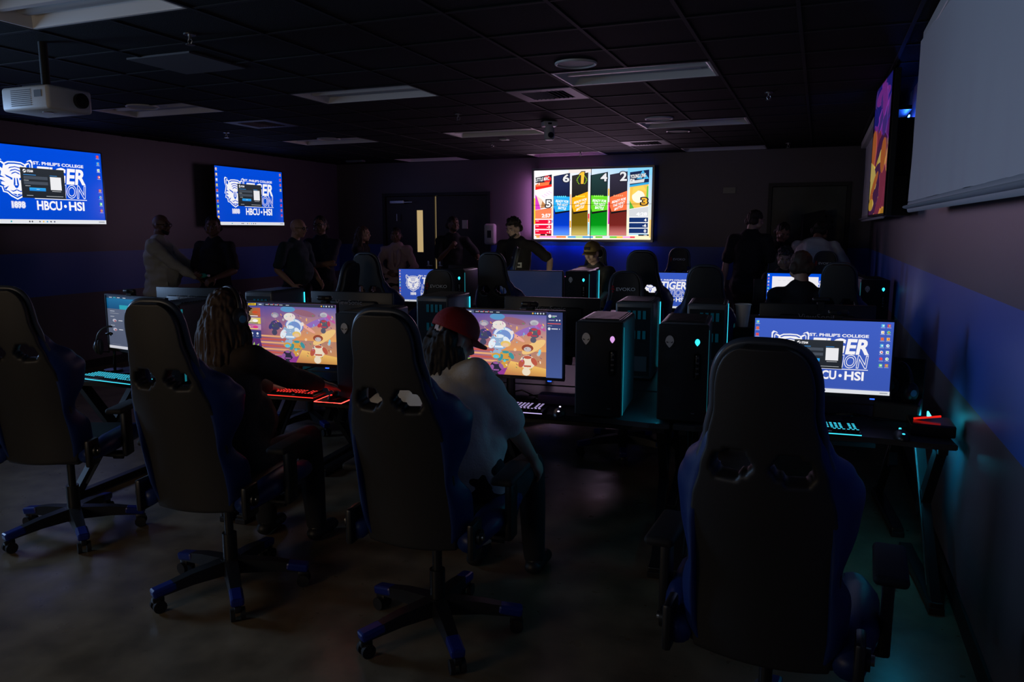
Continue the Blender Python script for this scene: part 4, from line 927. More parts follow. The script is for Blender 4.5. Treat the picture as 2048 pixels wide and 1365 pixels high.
G_PUR = glow('lavender_key_light', (.62, .50, .95), 1.1); G_CY = glow('cyan_key_light', (.05, .75, 1.0), 1.3); G_RD = glow('red_key_light', (1, .03, .02), 1.6)
keyboard('keyboard with lavender backlight in front of the middle game monitor', R1(-2.04, .045, DZ), ANG, G_PUR)
keyboard('keyboard with cyan backlight in front of the near tiger desktop', R1(-.60, .07, DZ), ANG, G_CY)
keyboard('keyboard with red backlight in front of the left game monitor', R1(-3.3, .03, DZ), ANG, G_RD)
keyboard('keyboard with cyan and yellow glow at the far left desk', R1(-4.50, .07, DZ), ANG - R(8), G_CY)
mouse('dark mouse with white glow beside the lavender keyboard', R1(-1.745, -.03 + .05, DZ), ANG + R(8), glow('white_mouse_light', (.8, .72, 1), 1.5))
mouse('dark mouse with cyan glow at the right end of the near desk', R1(-.215, .05, DZ), ANG, G_CY)
mouse('mouse under the red-lit hand of the headset player', R1(-2.985, -.035 + .06, DZ), ANG, G_RD)
mouse('small mouse with cyan glow at the far left keyboard', R1(-4.22, .10, DZ), ANG, G_CY)
b = NB(); box(b, -.07, .07, -.012, .012, 0, .012, .004); o = obj('light_bar', b, M_YELL); o.location = R1(-4.93, -.0 + .06, DZ); o.rotation_euler = (0, 0, ANG); tag(o, 'small yellow-green glowing bar at front left of the far left desk', 'light')
b = NB(); box(b, -.12, .12, -.04, .04, 0, .05, .006); o = obj('small_box', b, mat('mauve_carton', (.30, .16, .26), .5)); o.location = R1(-1.79, .27, DZ); o.rotation_euler = (0, 0, ANG); tag(o, 'low pinkish box lying behind the mouse, left of the lilac-lit tower', 'box')
headset_stand('black stand carrying a headset at the far left desk', R1(-5.02, .28, DZ) if 0 else R1(-4.98+.02, .40 - .05, DZ), ANG + R(20)).location = (-4.18, 3.52, DZ)
headset('black headset hanging on its stand left of the far left monitor', (-4.18, 3.52, DZ + .055 - .02), ANG + R(30))
headset('dark headset lying on things right of the near tiger desktop', (.40, 4.05, DZ + .17), R(-60), False)
t = thing('headset_box', 'black open box with headset parts beside the near right monitor', 'box', (.40, 4.05, DZ), R(-10)); b = NB(); box(b, -.1, .1, -.1, .1, 0, .09, .01); obj('body', b, M_PLASTIC, t)
b = NB(); box(b, -.1, .1, .09, .1, .0, .28, .004); obj('raised_lid', b, M_GLOSSK, t)
b = NB(); tube(b, [(.44, 3.78, DZ + .06), (.55, 3.80, DZ + .075)], .005, 6); o = obj('light_stick', b, M_RED); tag(o, 'thin red glowing line at the right wall behind the near desk', 'light')
b = NB(); box(b, .42, .60, 3.7, 3.88, DZ, DZ + .055, .008); o = obj('usb_hub', b, M_GLOSSK); tag(o, 'black box under the red glowing line at the right wall', 'box')
webcam('webcam on the near right monitor, above its middle', R1(-.48, .245, DZ + .498), ANG); webcam('webcam on the middle front monitor', R1(-1.95, .215, DZ + .498), ANG); webcam('webcam on the left game monitor', R1(-3.14, .215, DZ + .498), ANG)
webcam('webcam on the rear-side monitor above the near tiger desktop', R1(-.48, 1.085, DZ + .483), RB)
webcam('webcam on the far left monitor', R1(-4.54, .28, DZ + .498), ANG)
# foam cup on a black box
b = NB(); box(b, -.09, .09, -.12, .12, 0, .335, .008); o = obj('speaker_box', b, M_PLASTIC); o.location = R1(-.86, 1.20, DZ); o.rotation_euler = (0, 0, ANG); tag(o, 'upright black box behind the near right monitor with the foam cup on top', 'box')
t = thing('foam_cup', 'tall white foam cup on the black box left of the near right monitor', 'cup', R1(-.90, 1.14, DZ + .335))
b = NB(); tube(b, [(0, 0, 0), (0, 0, .02), (0, 0, .13)], [.031, .033, .045], 28); obj('cup', b, mat('white_foam', (.88, .86, .82), .6, bump=.3, bscale=600), t, 40)
b = NB(); tube(b, [(.046 * math.cos(a), .046 * math.sin(a), .131) for a in [2 * math.pi * i / 28 for i in range(28)]], .003, 6, closed=True); obj('rim', b, MATS['white_foam'], t, 0)
# cables under and behind the monitors
rnd = random.Random(2)
for i, (x, s) in enumerate(((-.55, 0), (-.35, 1), (-2.05, 2), (-1.85, 3), (-3.3, 4), (-3.1, 5))):
    p = [R1(x + rnd.uniform(-.25, -.1), .38, DZ + .006), R1(x, .42, DZ + rnd.uniform(.01, .03)), R1(x + .1, .36, DZ + .006), R1(x + .25, .43, DZ + .006)]
    b = NB(); tube(b, p, .004, 6); o = obj('cable', b, M_GLOSSK, None, 0); tag(o, ['black cable left behind the near right monitor foot', 'black cable right behind the near right monitor foot', 'black cable left behind the middle monitor foot', 'black cable right behind the middle monitor foot', 'black cable left behind the left game monitor foot', 'black cable right behind the left game monitor foot'][i], 'cable', 'cables behind the front monitors')
b = NB(); box(b, -.19, .19, -.13, .13, 0, .055, .006); o = obj('game_console', b, M_PLASTIC); o.location = R2(-3.7, 1.0, DZ); tag(o, 'dark flat console on the second island in front of the double door', 'console')
t = thing('controller', 'small device with pink light line on the second island', 'device', R2(-3.0, 1.15, DZ + .0), ANG); b = NB(); box(b, -.09, .09, -.06, .06, 0, .40, .01); obj('body', b, M_PLASTIC, t)
b = NB(); box(b, -.085, .085, -.062, -.058, .385, .391); obj('light_line', b, M_PINK, t)
t = thing('tall_case', 'tall dark box with curved handle standing before the back door', 'case', (-.10, 11.2, 0), R(8)); b = NB(); extr(b, [(-.15, -.12, 0), (.15, -.12, 0), (.14, -.12, 1.9), (-.13, -.12, 1.84)], (0, .24, 0)); obj('body', b, M_MATTE, t)
b = NB(); tube(b, [(.13, -.05, 1.82), (.2, -.05, 1.82), (.25, -.05, 1.78), (.24, -.05, 1.72)], .012, 8); obj('handle', b, M_PLASTIC, t, 0)

# ---------------------------------------------------------------- chairs placed
G1 = 'gaming chairs of the front row'; G2 = 'gaming chairs of the second island'
chair(-3.70, 2.80, 22, .03, 'empty gaming chair at far left, blue wing toward the far left desk', G1)
chair(-2.44, 2.60, 10, .03, 'gaming chair with blue wings holding the long-haired headset player', G1)
chair(-1.38, 2.62, 4, .03, 'gaming chair in the middle holding the player in the red cap', G1)
chair(-.08, 2.28, -3, .04, 'biggest gaming chair back at right, hiding part of the near tiger desktop', G1)
chair(-2.84, 5.22, 180 + 8, -.04, 'gaming chair with lettered headrest in front of the white tiger emblem', 'gaming chairs behind the front island')
chair(-1.27, 5.38, 180 + 14, -.03, 'gaming chair with lettered headrest right of center, below the bigger chair back', 'gaming chairs behind the front island')
chair(-3.87, 5.12, 95, .04, 'gaming chair turned sideways, its grey side left of the back chair', 'gaming chairs behind the front island')
chair(-.80, 5.98, 8, .04, 'broad gaming chair back between lettered headrest and foam cup', G2)
chair(-3.50, 5.85, 2, .10, 'empty gaming chair back left of the white tiger emblem', G2)
chair(-2.52, 6.28, -2, .10, 'empty gaming chair back directly below the bearded man', G2)
chair(-1.35, 6.60, 2, .12, 'tall gaming chair back just under the right end of the video wall', G2)
chair(.20, 6.75, -6, .04, 'gaming chair back right of the seated short-haired man', G2)
chair(-2.56, 8.95, 186, .08, 'lettered gaming chair behind the man in the yellow cap', 'gaming chairs on far side of the second island')
chair(-1.55, 9.05, 184, .06, 'lettered gaming chair right of the tall chair back near the back wall', 'gaming chairs on far side of the second island')
chair(.08, 9.0, 180, .04, 'lettered gaming chair in front of the bending person in the light shirt', 'gaming chairs on far side of the second island')
chair(-3.80, 8.50, 118, .08, 'gaming chair turned sideways at the bearded man, pale narrow side', 'gaming chairs on far side of the second island')
chair(-.50, 9.3, 170, .0, 'gaming chair under the seated person at the far side', 'gaming chairs on far side of the second island', False)

b = NB(); box(b, -.22, .22, .0, .01, -.01, .0); o = obj('hidden_teal_fill', b, glow('teal_strip', (.02, .42, .7), 50)); o.location = (WR - .17, 3.95, .69); o.rotation_euler = (0, 0, R(90)); tag(o, 'added teal light strip hidden under the near desk, to tint the right wall', 'light')  # glow added out of view to tint the lower right wall
b = NB(); box(b, -.004, .0, -.05, .05, 0, .3); o = obj('teal_wall_fill', b, glow('teal_strip2', (.02, .55, .75), 4)); o.location = (.54, 7.3, DZ + .05); tag(o, 'added teal strip beside the far right tower, to tint the wall', 'light')  # added emitter standing in for the tower's teal glow on the wall

t = thing('mouse_pad', 'added mouse pad with red glowing rim, to redden the hand of the headset player', 'mouse pad', R1(-2.985, .02, DZ), ANG)
b = NB(); box(b, -.07, .09, -.09, .10, 0, .003); obj('mat', b, M_MATTE, t)
b = NB(); tube(b, [(-.07, -.09, .002), (.09, -.09, .002), (.09, .10, .002), (-.07, .10, .002)], .0022, 6, closed=True); obj('added_light_rim', b, glow('red_fill_rim', (1, .02, .015), 14), t)  # pad and rim added to throw red light on the hand

b = NB(); box(b, 0, .006, -.1, .1, 0, .03); o = obj('added_teal_fill', b, glow('teal_strip3', (.02, .45, .65), 12)); o.location = (.53, 3.98, DZ + .004); tag(o, 'added teal strip behind the open black box, to tint the right wall', 'light')  # added glow tucked behind the box, tints the wall above the desk
# ---------------------------------------------------------------- people
PRT = []; HEAD = None
SK = {'dark': (.15, .08, .055), 'brown': (.27, .15, .10), 'tan': (.50, .31, .22), 'light': (.55, .36, .27)}
def skin(k): return mat('skin_' + k, SK[k], .5, bump=.08, bscale=300)
def cloth(n, c, r=.85): return mat(n, c, r, bump=.5, bscale=90)
def ik(a, c, l1, l2, pole):
    a, c = V(a), V(c); d = c - a; L = min(d.length, (l1 + l2) * .995); u = d.normalized(); c = a + u * L
    x = (l1 * l1 - l2 * l2 + L * L) / (2 * L); h = math.sqrt(max(0, l1 * l1 - x * x)); p = V(pole) - u * V(pole).dot(u); p.normalize()
    return a + u * x + p * h, c
def hand(b, w, d, n, side, curl=20, s=1.0, thumb=1, fr=.0085, spread=4):
    """palm, four unequal bent fingers and a thumb; w wrist, d direction, n palm normal (fingers curl to it), side = thumb side vector"""
    d = V(d).normalized(); n = V(n); n = (n - d * n.dot(d)).normalized(); sd = V(side); sd = (sd - d * sd.dot(d) - n * sd.dot(n)).normalized(); w = V(w)
    cap(b, w - d * .02, w + d * .03 * s, .024 * s, .032 * s, lat=sd, flat=.62); cap(b, w + d * .03 * s, w + d * .075 * s, .036 * s, .039 * s, lat=sd, flat=.42)
    for i, (o, L) in enumerate(((.030, .072), (.010, .080), (-.010, .074), (-.029, .058))):
        p = w + (d * .088 + sd * o - (d * .006 if i == 3 else d * 0)) * s; a = 0; f = (d + sd * (o * spread)).normalized()
        for k, fr_ in enumerate((.45, .32, .25)):
            a += curl * (1, 1.1, .8)[k]; v = f * math.cos(R(a)) + n * math.sin(R(a)); q = p + v * L * fr_ * s * 1.05
            cap(b, p, q, fr * s * (1.08 - .1 * k), fr * s * (1 - .1 * k), n=10); p = q
    p = w + (d * .03 + sd * .030) * s; v = (d * .62 + sd * .75 + n * .25).normalized(); q = p + v * .038 * s; cap(b, p, q, .0125 * s, .0105 * s, n=10)
    v = (d * .85 + sd * .3 + n * (.25 + curl / 90)).normalized(); cap(b, q, q + v * .032 * s, .010 * s, .0085 * s, n=10)
def person(label, loc, rz, skin_='tan', h=1.78, sit=False, lean=0, twist=0, hy=0, hp=0, hr=0, side=0, handR=None, handL=None, poleR=(.6, -.6, -.6), poleL=(-.6, -.6, -.6),
           curlR=18, curlL=18, dR=None, dL=None, nR=None, nL=None, sleeve='short', top=(.02, .02, .022), topname='dark_shirt', bot=(.012, .013, .018), hair='short', hairc=(.012, .009, .008),
           bulk=1.0, cap_=None, glasses=False, beard=False, jacket=False, vox=.0095, hipz=None, feet=None, open_mouth=False, smile=False, lanyard=False, collar=False, group=None, legs=True, hem=.0):
    s = h / 1.8; t = thing('person', label, 'person', loc, rz, group); B = bulk
    X = V((1, 0, 0))
    P = V((0, 0, hipz if hipz else (.53 if sit else .94 * s)))
    L = R(lean); Sd = R(side)
    def dr(k): return V((math.sin(Sd), math.sin(L * k), math.cos(L * k) * math.cos(Sd))).normalized()
    W = P + dr(.5) * .17 * s; C = W + dr(1.0) * .20 * s; Nk = C + dr(1.15) * .17 * s
    tw = Matrix.Rotation(R(twist), 3, 'Z'); lt = tw @ V((math.cos(Sd), 0, -math.sin(Sd))); lw = (lt + X).normalized(); fwd = tw @ V((0, 1, 0))
    SR = Nk - dr(1.1) * .055 * s + lt * .185 * s * (.8 + .2 * B); SL = Nk - dr(1.1) * .055 * s - lt * .185 * s * (.8 + .2 * B)
    HM = Matrix.Rotation(R(hy), 3, 'Z') @ Matrix.Rotation(R(hp), 3, 'X') @ Matrix.Rotation(R(hr), 3, 'Y'); hs = s ** .5
    Nt = Nk + (dr(1.1) * .6 + HM @ V((0, .3, .8)) * .4) * .06 * s; H = Nt + HM @ V((0, .035, .125)) * hs
    def hd(x, y, z): return H + HM @ V((x, y, z)) * hs
    if handR is None: handR = (.24, .06, P.z - .08)
    if handL is None: handL = (-.24, .06, P.z - .08)
    ER, WRr = ik(SR, handR, .29 * s, .26 * s, poleR); EL, WLl = ik(SL, handL, .29 * s, .26 * s, poleL)
    # legs
    if sit:
        KN = [(P + V((q * .13, .43 * s, .01))) for q in (1, -1)]; AN = [V((k.x + q * .02, k.y + .02, .09)) for k, q in zip(KN, (1, -1))]
    else:
        f = feet or ((.12, .0), (-.12, .03)); AN = [V((f[0][0], f[0][1] - .03, .085)), V((f[1][0], f[1][1] - .03, .085))]
        KN = [ik(P + V((q * .09 * s, 0, -.03)), a, .44 * s, .43 * s, (0, 1, 0))[0] for q, a in zip((1, -1), AN)]
    HP = [P + V((q * .09 * s, 0, -.02)) for q in (1, -1)]
    def trunk(b, g, neck=True):
        cap(b, P + lw * .05 - V((0, 0, .04)), P - lw * .05 - V((0, 0, .04)), .125 * s * B + g, .125 * s * B + g, n=18)
        cap(b, P, W, .145 * s * B + g, .138 * s * B + g, lat=lw, flat=.80, n=20); cap(b, W, C, .138 * s * B + g, .160 * s * B + g, lat=lt, flat=.74, n=20)
        cap(b, C, Nk - dr(1.1) * .06, .160 * s * B + g, .13 * s + g, lat=lt, flat=.66, n=20); cap(b, SR, SL, .062 * s + g, .062 * s + g, n=14)
        if B > 1.05: ball(b, W + dr(.8) * .02 + fwd * .055, ((.155 * B) * s + g, .135 * s * B + g, .17 * s + g))
        cap(b, Nk - dr(1.1) * .05, Nk + HM @ V((0, 0, .015)), .085 * s + g, .06 * s + g * .7, lat=lt, flat=.8)
    b = NB(); trunk(b, -.012); cap(b, Nk - dr(1.1) * .03, Nt + HM @ V((0, .0, .05)), .060 * s, .052 * s)
    # head
    ball(b, hd(0, -.012, .022), (.076 * hs, .096 * hs, .090 * hs), HM, 24, 16); ball(b, hd(0, .022, -.045), (.060 * hs, .064 * hs, .064 * hs), HM, 20, 14)
    ball(b, hd(0, .060, -.090), (.026 * hs, .022 * hs, .020 * hs), HM); cap(b, hd(-.045, .02, -.055), hd(.045, .02, -.055), .035 * hs, .035 * hs)
    cap(b, hd(-.032, .079, .022), hd(.032, .079, .022), .014 * hs, .014 * hs, n=10); cap(b, hd(0, .084, .012), hd(0, .106, -.026), .0085 * hs, .0125 * hs, n=10); ball(b, hd(0, .096, -.032), (.017 * hs, .012 * hs, .009 * hs), HM)
    for q in (-1, 1):
        ball(b, hd(q * .042, .066, -.022), (.022 * hs, .018 * hs, .020 * hs), HM); ball(b, hd(q * .078, -.008, -.012), (.009 * hs, .019 * hs, .031 * hs), HM)
    cap(b, hd(-.016, .086, -.055), hd(.016, .086, -.055), .0068 * hs, .0068 * hs, n=8); cap(b, hd(-.013, .083, -.068), hd(.013, .083, -.068), .0078 * hs, .0078 * hs, n=8)
    for S_, E_, W_ in ((SR, ER, WRr), (SL, EL, WLl)):
        cap(b, S_, E_, .050 * s * B ** .5, .038 * s); cap(b, E_, E_ + (W_ - E_) * .35, .038 * s, .040 * s); cap(b, E_ + (W_ - E_) * .3, W_, .040 * s, .025 * s)
    hand(b, WRr, dR or (WRr - ER), nR or (V((-1, 0, -.3))), (V(nR).cross(V(dR or (WRr - ER))) if nR else V((0, 1, .3))), curlR, s)
    hand(b, WLl, dL or (WLl - EL), nL or (V((1, 0, -.3))), (-V(nL).cross(V(dL or (WLl - EL))) if nL else V((0, 1, .3))), curlL, s)
    if legs:
        for a, k, n_ in zip(HP, KN, AN): cap(b, a, k, .078 * s * B, .052 * s); cap(b, k, k + (n_ - k) * .35, .052 * s, .053 * s); cap(b, k + (n_ - k) * .3, n_, .053 * s, .034 * s); cap(b, n_, n_ + V((0, .02, -.03)), .036, .034)
    body = obj('body', b, skin(skin_), t, 0); remesh(body, vox, 4)
    # eyes, brows, mouth
    for q in (-1, 1):
        b = NB(); ball(b, hd(q * .031, .0705, .004), .0125 * hs, None, 12, 8); e = obj('eye', b, mat('eye_white', (.30, .28, .27), .3), t, 0)
        b = NB(); ball(b, hd(q * .031, .0800, .004), .0048 * hs, None, 10, 6); obj('iris', b, M_GLOSSK, e, 0)
        b = NB(); cap(b, hd(q * .016, .094, .022), hd(q * .046, .086, .025), .0042 * hs, .003 * hs, n=8); obj('eyebrow', b, mat('hair_%d' % int(sum(hairc) * 9999), hairc, .7), t, 0)
    b = NB(); k = .008 if smile else 0
    tube(b, [hd(-.024, .083, -.060 + k), hd(-.01, .0925, -.0615), hd(.01, .0925, -.0615), hd(.024, .083, -.060 + k)], .0028 * hs, 8); obj('mouth', b, mat('lips', (.16, .06, .05), .5), t, 0)
    if smile: b = NB(); tube(b, [hd(-.015, .0915, -.0595), hd(.015, .0915, -.0595)], .0035, 8); obj('teeth', b, M_WHITEP, t, 0)
    # clothes
    t.matrix_basis; Wm = Matrix.Translation(V(loc)) @ Matrix.Rotation(rz, 4, 'Z'); global HEAD; HEAD = (Wm @ H, Matrix.Rotation(rz, 3, 'Z') @ HM, hs); PRT.append((label, Wm @ H, Wm @ WRr, Wm @ WLl, Wm @ ER, Wm @ EL, Wm @ SR))
    g = .018 if jacket else .008; mt = cloth(topname, top)
    b = NB(); trunk(b, g)
    cap(b, P + V((0, 0, -.06 - hem)), W, (.150 if jacket else .142) * s * B + g, .138 * s * B + g, lat=lw, flat=.84, n=20)
    for S_, E_, W_ in ((SR, ER, WRr), (SL, EL, WLl)):
        if sleeve == 'long': cap(b, S_, E_, .056 * s * B ** .5 + g, .050 * s + g * .6); cap(b, E_, E_ + (W_ - E_) * .9, .050 * s + g * .6, .036 * s + g * .5)
        else: cap(b, S_, S_ + (E_ - S_) * (.78 if sleeve == 'short' else .98), .058 * s * B ** .5 + g, .064 * s + g)
    if collar: tube(b, [Nk + (tw @ V((.072 * math.cos(a), .066 * math.sin(a), .012 + .012 * math.cos(a * 2)))) for a in [2 * math.pi * i / 20 for i in range(20)]], .014, 8, closed=True)
    sh = obj('jacket' if jacket else 'shirt', b, mt, t, 0); remesh(sh, max(vox, .010), 5); jit(sh, .012 if not jacket else .022, 9, (1, 1, 1.6))
    if jacket:
        for q in (-1, 1):
            b = NB(); m1 = Nk + tw @ V((q * .055, .05, .0)); m2 = C + tw @ V((q * .05, .135 * B + .02, -.08)); m3 = C + tw @ V((q * .012, .14 * B + .03, -.15)); tube(b, [m1, (m1 + m2) / 2 + fwd * .025, m2, m3], [.02, .03, .026, .008], 10, lat=lt, flat=.35); obj('lapel', b, mt, sh, 0)
        for q in (-1, 1):
            b = NB(); c = W + tw @ V((q * .12, .10 * B, -.10)); add_cube(b, c, (.11, .02, .05), tw, .008); obj('pocket_flap', b, mt, sh)
    if legs:
        mb = cloth('trousers_%d' % int(sum(bot) * 9999), bot); b = NB(); g = .012
        cap(b, P + lw * .05 - V((0, 0, .05)), P - lw * .05 - V((0, 0, .05)), .128 * s * B + g, .128 * s * B + g, n=16); cap(b, P + V((0, 0, -.03)), P + V((0, 0, .05)), .142 * s * B, .14 * s * B, lat=lw, flat=.8)
        for a, k, n_ in zip(HP, KN, AN): cap(b, a, k, .086 * s * B, .066 * s); cap(b, k, n_ + V((0, 0, .0)), .066 * s, .054 * s)
        tr = obj('trousers', b, mb, t, 0); remesh(tr, .012, 4); jit(tr, .01, 8)
        for n_, q in zip(AN, (1, -1)):
            b = NB(); c = V((n_.x, n_.y, 0)); cap(b, c + V((0, -.03, .045)), c + V((q * .01, .14, .035)), .042, .038, lat=(1, 0, 0), flat=.85); cap(b, c + V((0, -.02, .045)), c + V((0, -.0, .09)), .042, .040)
            for v in b.verts: v.co.z = max(.004, v.co.z)
            o = obj('shoe', b, mat('dark_shoes', (.015, .014, .014), .5), t, 0)
    # hair
    hm = mat('hair_%d' % int(sum(hairc) * 9999), hairc, .62, bump=.8, bscale=260)
    if hair != 'bald' :
        b = NB()
        ck = .90 if cap_ else 1; ball(b, hd(0, -.018 if cap_ else -.020, .034), (.081 * hs * ck, .098 * hs * ck, .088 * hs * ck), HM, 24, 16); cap(b, hd(-.05, -.06, -.02), hd(.05, -.06, -.02), .05 * hs, .05 * hs)
        if hair == 'curly':
            rnd = random.Random(3)
            for i in range(60):
                a = rnd.uniform(0, 6.28); z = rnd.uniform(0, 1); r = math.sqrt(1 - z * z) ; ball(b, hd(.082 * r * math.cos(a), -.02 + .098 * r * math.sin(a), .04 + .09 * z), .017, None, 8, 6)
        if hair in ('long', 'under_cap'):
            rnd = random.Random(8); LL = .36 if hair == 'long' else .42
            for i in range(150):
                a = R(rnd.uniform(165, 375)) ; x = math.cos(a) * .078; y = -.02 + math.sin(a) * .09
                p0 = hd(x, y, .03 if hair == 'long' else -.035); w = rnd.uniform(-.01, .01); out = HM @ V((math.cos(a), math.sin(a), 0)) * (.03 if hair == 'long' else .045)
                p1 = p0 + out + V((w, w, -LL * .35)); p2 = p0 + out * 1.6 + V((w * 3, -w, -LL * .7)); p3 = p0 + out * 1.2 + V((w * 5, w, -LL * rnd.uniform(.85, 1.1)))
                tube(b, [p0, p1, p2, p3], [.014, .014, .011, .005], 6)
        o = obj('hair', b, hm, t, 0); remesh(o, .006 if hair in ('long', 'under_cap') else .008 if hair == 'curly' else .009, 2 if hair == 'curly' else 3)
        if hair in ('long', 'under_cap'): jit(o, .012, 45, (1.6, 1.6, .12))
        else: jit(o, .008, 60)
        # keep the face free: pull hair vertices back behind the forehead
        inv = HM.inverted()
        me = o.data; bm2 = bmesh.new(); bm2.from_mesh(me)
        kill = [v for v in bm2.verts if (lambda p: p.y > .055 and p.z < .058 and abs(p.x) < .062)((inv @ (v.co - H)) / hs)]
        bmesh.ops.delete(bm2, geom=kill, context='VERTS'); bm2.to_mesh(me); bm2.free()
    elif skin_ != 'x':
        pass
    if beard:
        b = NB(); cap(b, hd(-.045, .04, -.06), hd(0, .07, -.088), .022, .024); cap(b, hd(.045, .04, -.06), hd(0, .07, -.088), .022, .024); cap(b, hd(-.02, .09, -.047), hd(.02, .09, -.047), .006, .006); o = obj('beard', b, hm, t, 0); remesh(o, .007, 2); jit(o, .006, 70)
    if cap_:
        cm = cloth(cap_[0], cap_[1], .8); b = NB(); ball(b, hd(0, -.014, .040), (.094 * hs, .112 * hs, .098 * hs), HM, 26, 18)
        inv = HM.inverted(); kill = [v for v in b.verts if (inv @ (v.co - H)).z < .014]; bmesh.ops.delete(b, geom=kill, context='VERTS')
        o = obj('baseball_cap', b, cm, t, 0)
        m = o.modifiers.new('s', 'SOLIDIFY'); m.thickness = .004; bake(o)
        b = NB(); q = cap_[2] if len(cap_) > 2 else 0; CM = Matrix.Rotation(R(q), 3, 'Z'); k1 = 14; ra = []; rb = []
        for i in range(k1 + 1):
            a = R(-68 + 136 * i / k1); p = CM @ V((.088 * math.sin(a), .104 * math.cos(a) - .014, .030 - .0 * abs(math.sin(a)))); o2 = CM @ V((.092 * math.sin(a), .092 * math.cos(a) - .005 + .075 * math.cos(a * 1.1), .022 - .028 * abs(math.sin(a))))
            ra.append(hd(*p)); rb.append(hd(*o2))
        up = HM @ V((0, 0, .005)); A = [b.verts.new(p) for p in ra]; Bv = [b.verts.new(p) for p in rb]; A2 = [b.verts.new(p + up) for p in ra]; B2 = [b.verts.new(p + up) for p in rb]
        for i in range(k1): b.faces.new((A[i], A[i + 1], Bv[i + 1], Bv[i])); b.faces.new((A2[i], B2[i], B2[i + 1], A2[i + 1])); b.faces.new((Bv[i], Bv[i + 1], B2[i + 1], B2[i])); b.faces.new((A[i], A2[i], A2[i + 1], A[i + 1]))
        obj('brim', b, cm, o, 0)
        b = NB(); ball(b, hd(0, -.014, .137), .008, None, 10, 6); obj('cap_button', b, cm, o, 0)
        if len(cap_) > 3: b = NB(); ps = [hd(x, .078 + .010, .075 + z) for x, z in ((-.04, -.015), (.04, -.015), (.038, .015), (-.038, .015))]; extr(b, [p + HM @ V((0, .0, 0)) for p in ps], HM @ V((0, .006, -.002))); obj('cap_patch', b, M_MATTE, o)
    if glasses:
        b = NB()
        for q in (-1, 1):
            tube(b, [hd(q * .032 + .024 * math.cos(a), .094 - .004 * abs(math.cos(a)), .004 + .018 * math.sin(a)) for a in [2 * math.pi * i / 14 for i in range(14)]], .0036, 6, closed=True)
            cap(b, hd(q * .056, .088, .010), hd(q * .082, -.0, .004), .0042, .0035, n=6)
        cap(b, hd(-.008, .098, .008), hd(.008, .098, .008), .003, .003, n=6); obj('glasses', b, M_GLOSSK, t, 0)
    if lanyard:
        b = NB(); c = W + fwd * (.12 * B) + lt * -.02; add_cube(b, c + V((0, .03, .06)), (.10, .004, .065), tw); obj('name_badge', b, M_WHITEP, t)
        b = NB(); add_cube(b, c + V((0, .033, .06)), (.06, .003, .02), tw); obj('badge_print', b, M_MATTE, t)
    return t
def rotl(rz): return R(rz)
# --- standing at the left wall.  rz = 0 faces +Y (away from the camera)
person('bald man in grey jacket and dark glasses, profile, both hands held forward', (-6.98, 6.60, 0), R(-62), 'dark', 1.84, jacket=True, sleeve='long', top=(.50, .50, .43), topname='grey_jacket', hair='bald', glasses=True, bulk=1.22, hp=-4, hy=-18,
       handR=(.10, .42, 1.10), handL=(-.10, .44, 1.14), curlR=10, curlL=14, nR=(0, -.2, -1), nL=(0, -.2, -1), beard=True, hem=.12, collar=True)
pp = person('man in black polo shirt with short hair, facing the room, holding a green bottle', (-6.50, 6.95, 0), R(-172), 'dark', 1.82, top=(.008, .008, .014), topname='black_polo', bulk=1.14, hair='short', hy=28, collar=True,
       handR=(.04, .30, 1.14), handL=(-.20, .30, 1.10), curlR=28, curlL=35, nR=(-.6, -.3, .5), nL=(.3, -.5, -.7), hem=.08)
person('bald man with glasses in dark teal short-sleeved shirt, profile', (-5.98, 7.75, 0), R(-95), 'tan', 1.80, top=(.018, .045, .055), topname='teal_shirt', hair='bald', bulk=1.16, hp=-6, glasses=True, hy=12, handR=(.24, .16, .98), handL=(-.2, .2, 1.0), curlR=14, hem=.14, collar=True)
person('man with folded arms and glasses behind the bald man in teal', (-6.02, 8.35, 0), R(180 + 15), 'brown', 1.84, top=(.01, .014, .03), topname='navy_polo', hair='short', glasses=True, handR=(-.10, .21, 1.20), handL=(.10, .24, 1.17), dR=(-1, .05, .1), dL=(1, .05, .1), nR=(0, -1, 0), nL=(0, -1, 0), poleR=(1, 0, -.6), poleL=(-1, 0, -.6), collar=True, bulk=1.05)
person('woman with long fair hair in dark top, profile toward the double door', (-6.26, 9.65, 0), R(-80), 'tan', 1.70, top=(.012, .012, .014), topname='dark_top', hair='long', hairc=(.09, .05, .03), sleeve='long', bulk=.86)
person('person in pale pinkish blazer with dark hair near the double door', (-5.96, 10.15, 0), R(-160), 'dark', 1.68, top=(.42, .30, .33), topname='pale_blazer', jacket=True, sleeve='long', hair='short', hairc=(.01, .008, .008), hem=.10, bulk=.95, handR=(.10, .2, 1.0), handL=(-.16, .18, 1.0), poleR=(1, -.3, -.5))
person('man in dark shirt in front of the double door, one hand raised to his chest', (-5.16, 10.45, 0), R(-150), 'dark', 1.86, top=(.008, .008, .010), topname='black_polo', hair='short', beard=True, handR=(.06, .26, 1.36), handL=(-.38, .22, 1.16), curlR=40, curlL=12, nR=(0, -1, .2), hy=20)
person('bearded curly-haired man in black T-shirt with name badge, looking down', (-3.57, 9.15, 0), R(180 + 10), 'light', 1.84, top=(.014, .011, .012), topname='black_tshirt', hair='curly', hairc=(.022, .014, .010), beard=True, lean=14, hp=-20, hy=-22, handR=(.26, .38, .90), handL=(-.42, .22, 1.02), curlL=30, nL=(0, 0, -1), lanyard=True, bulk=1.04, poleL=(-1, -.4, 0))
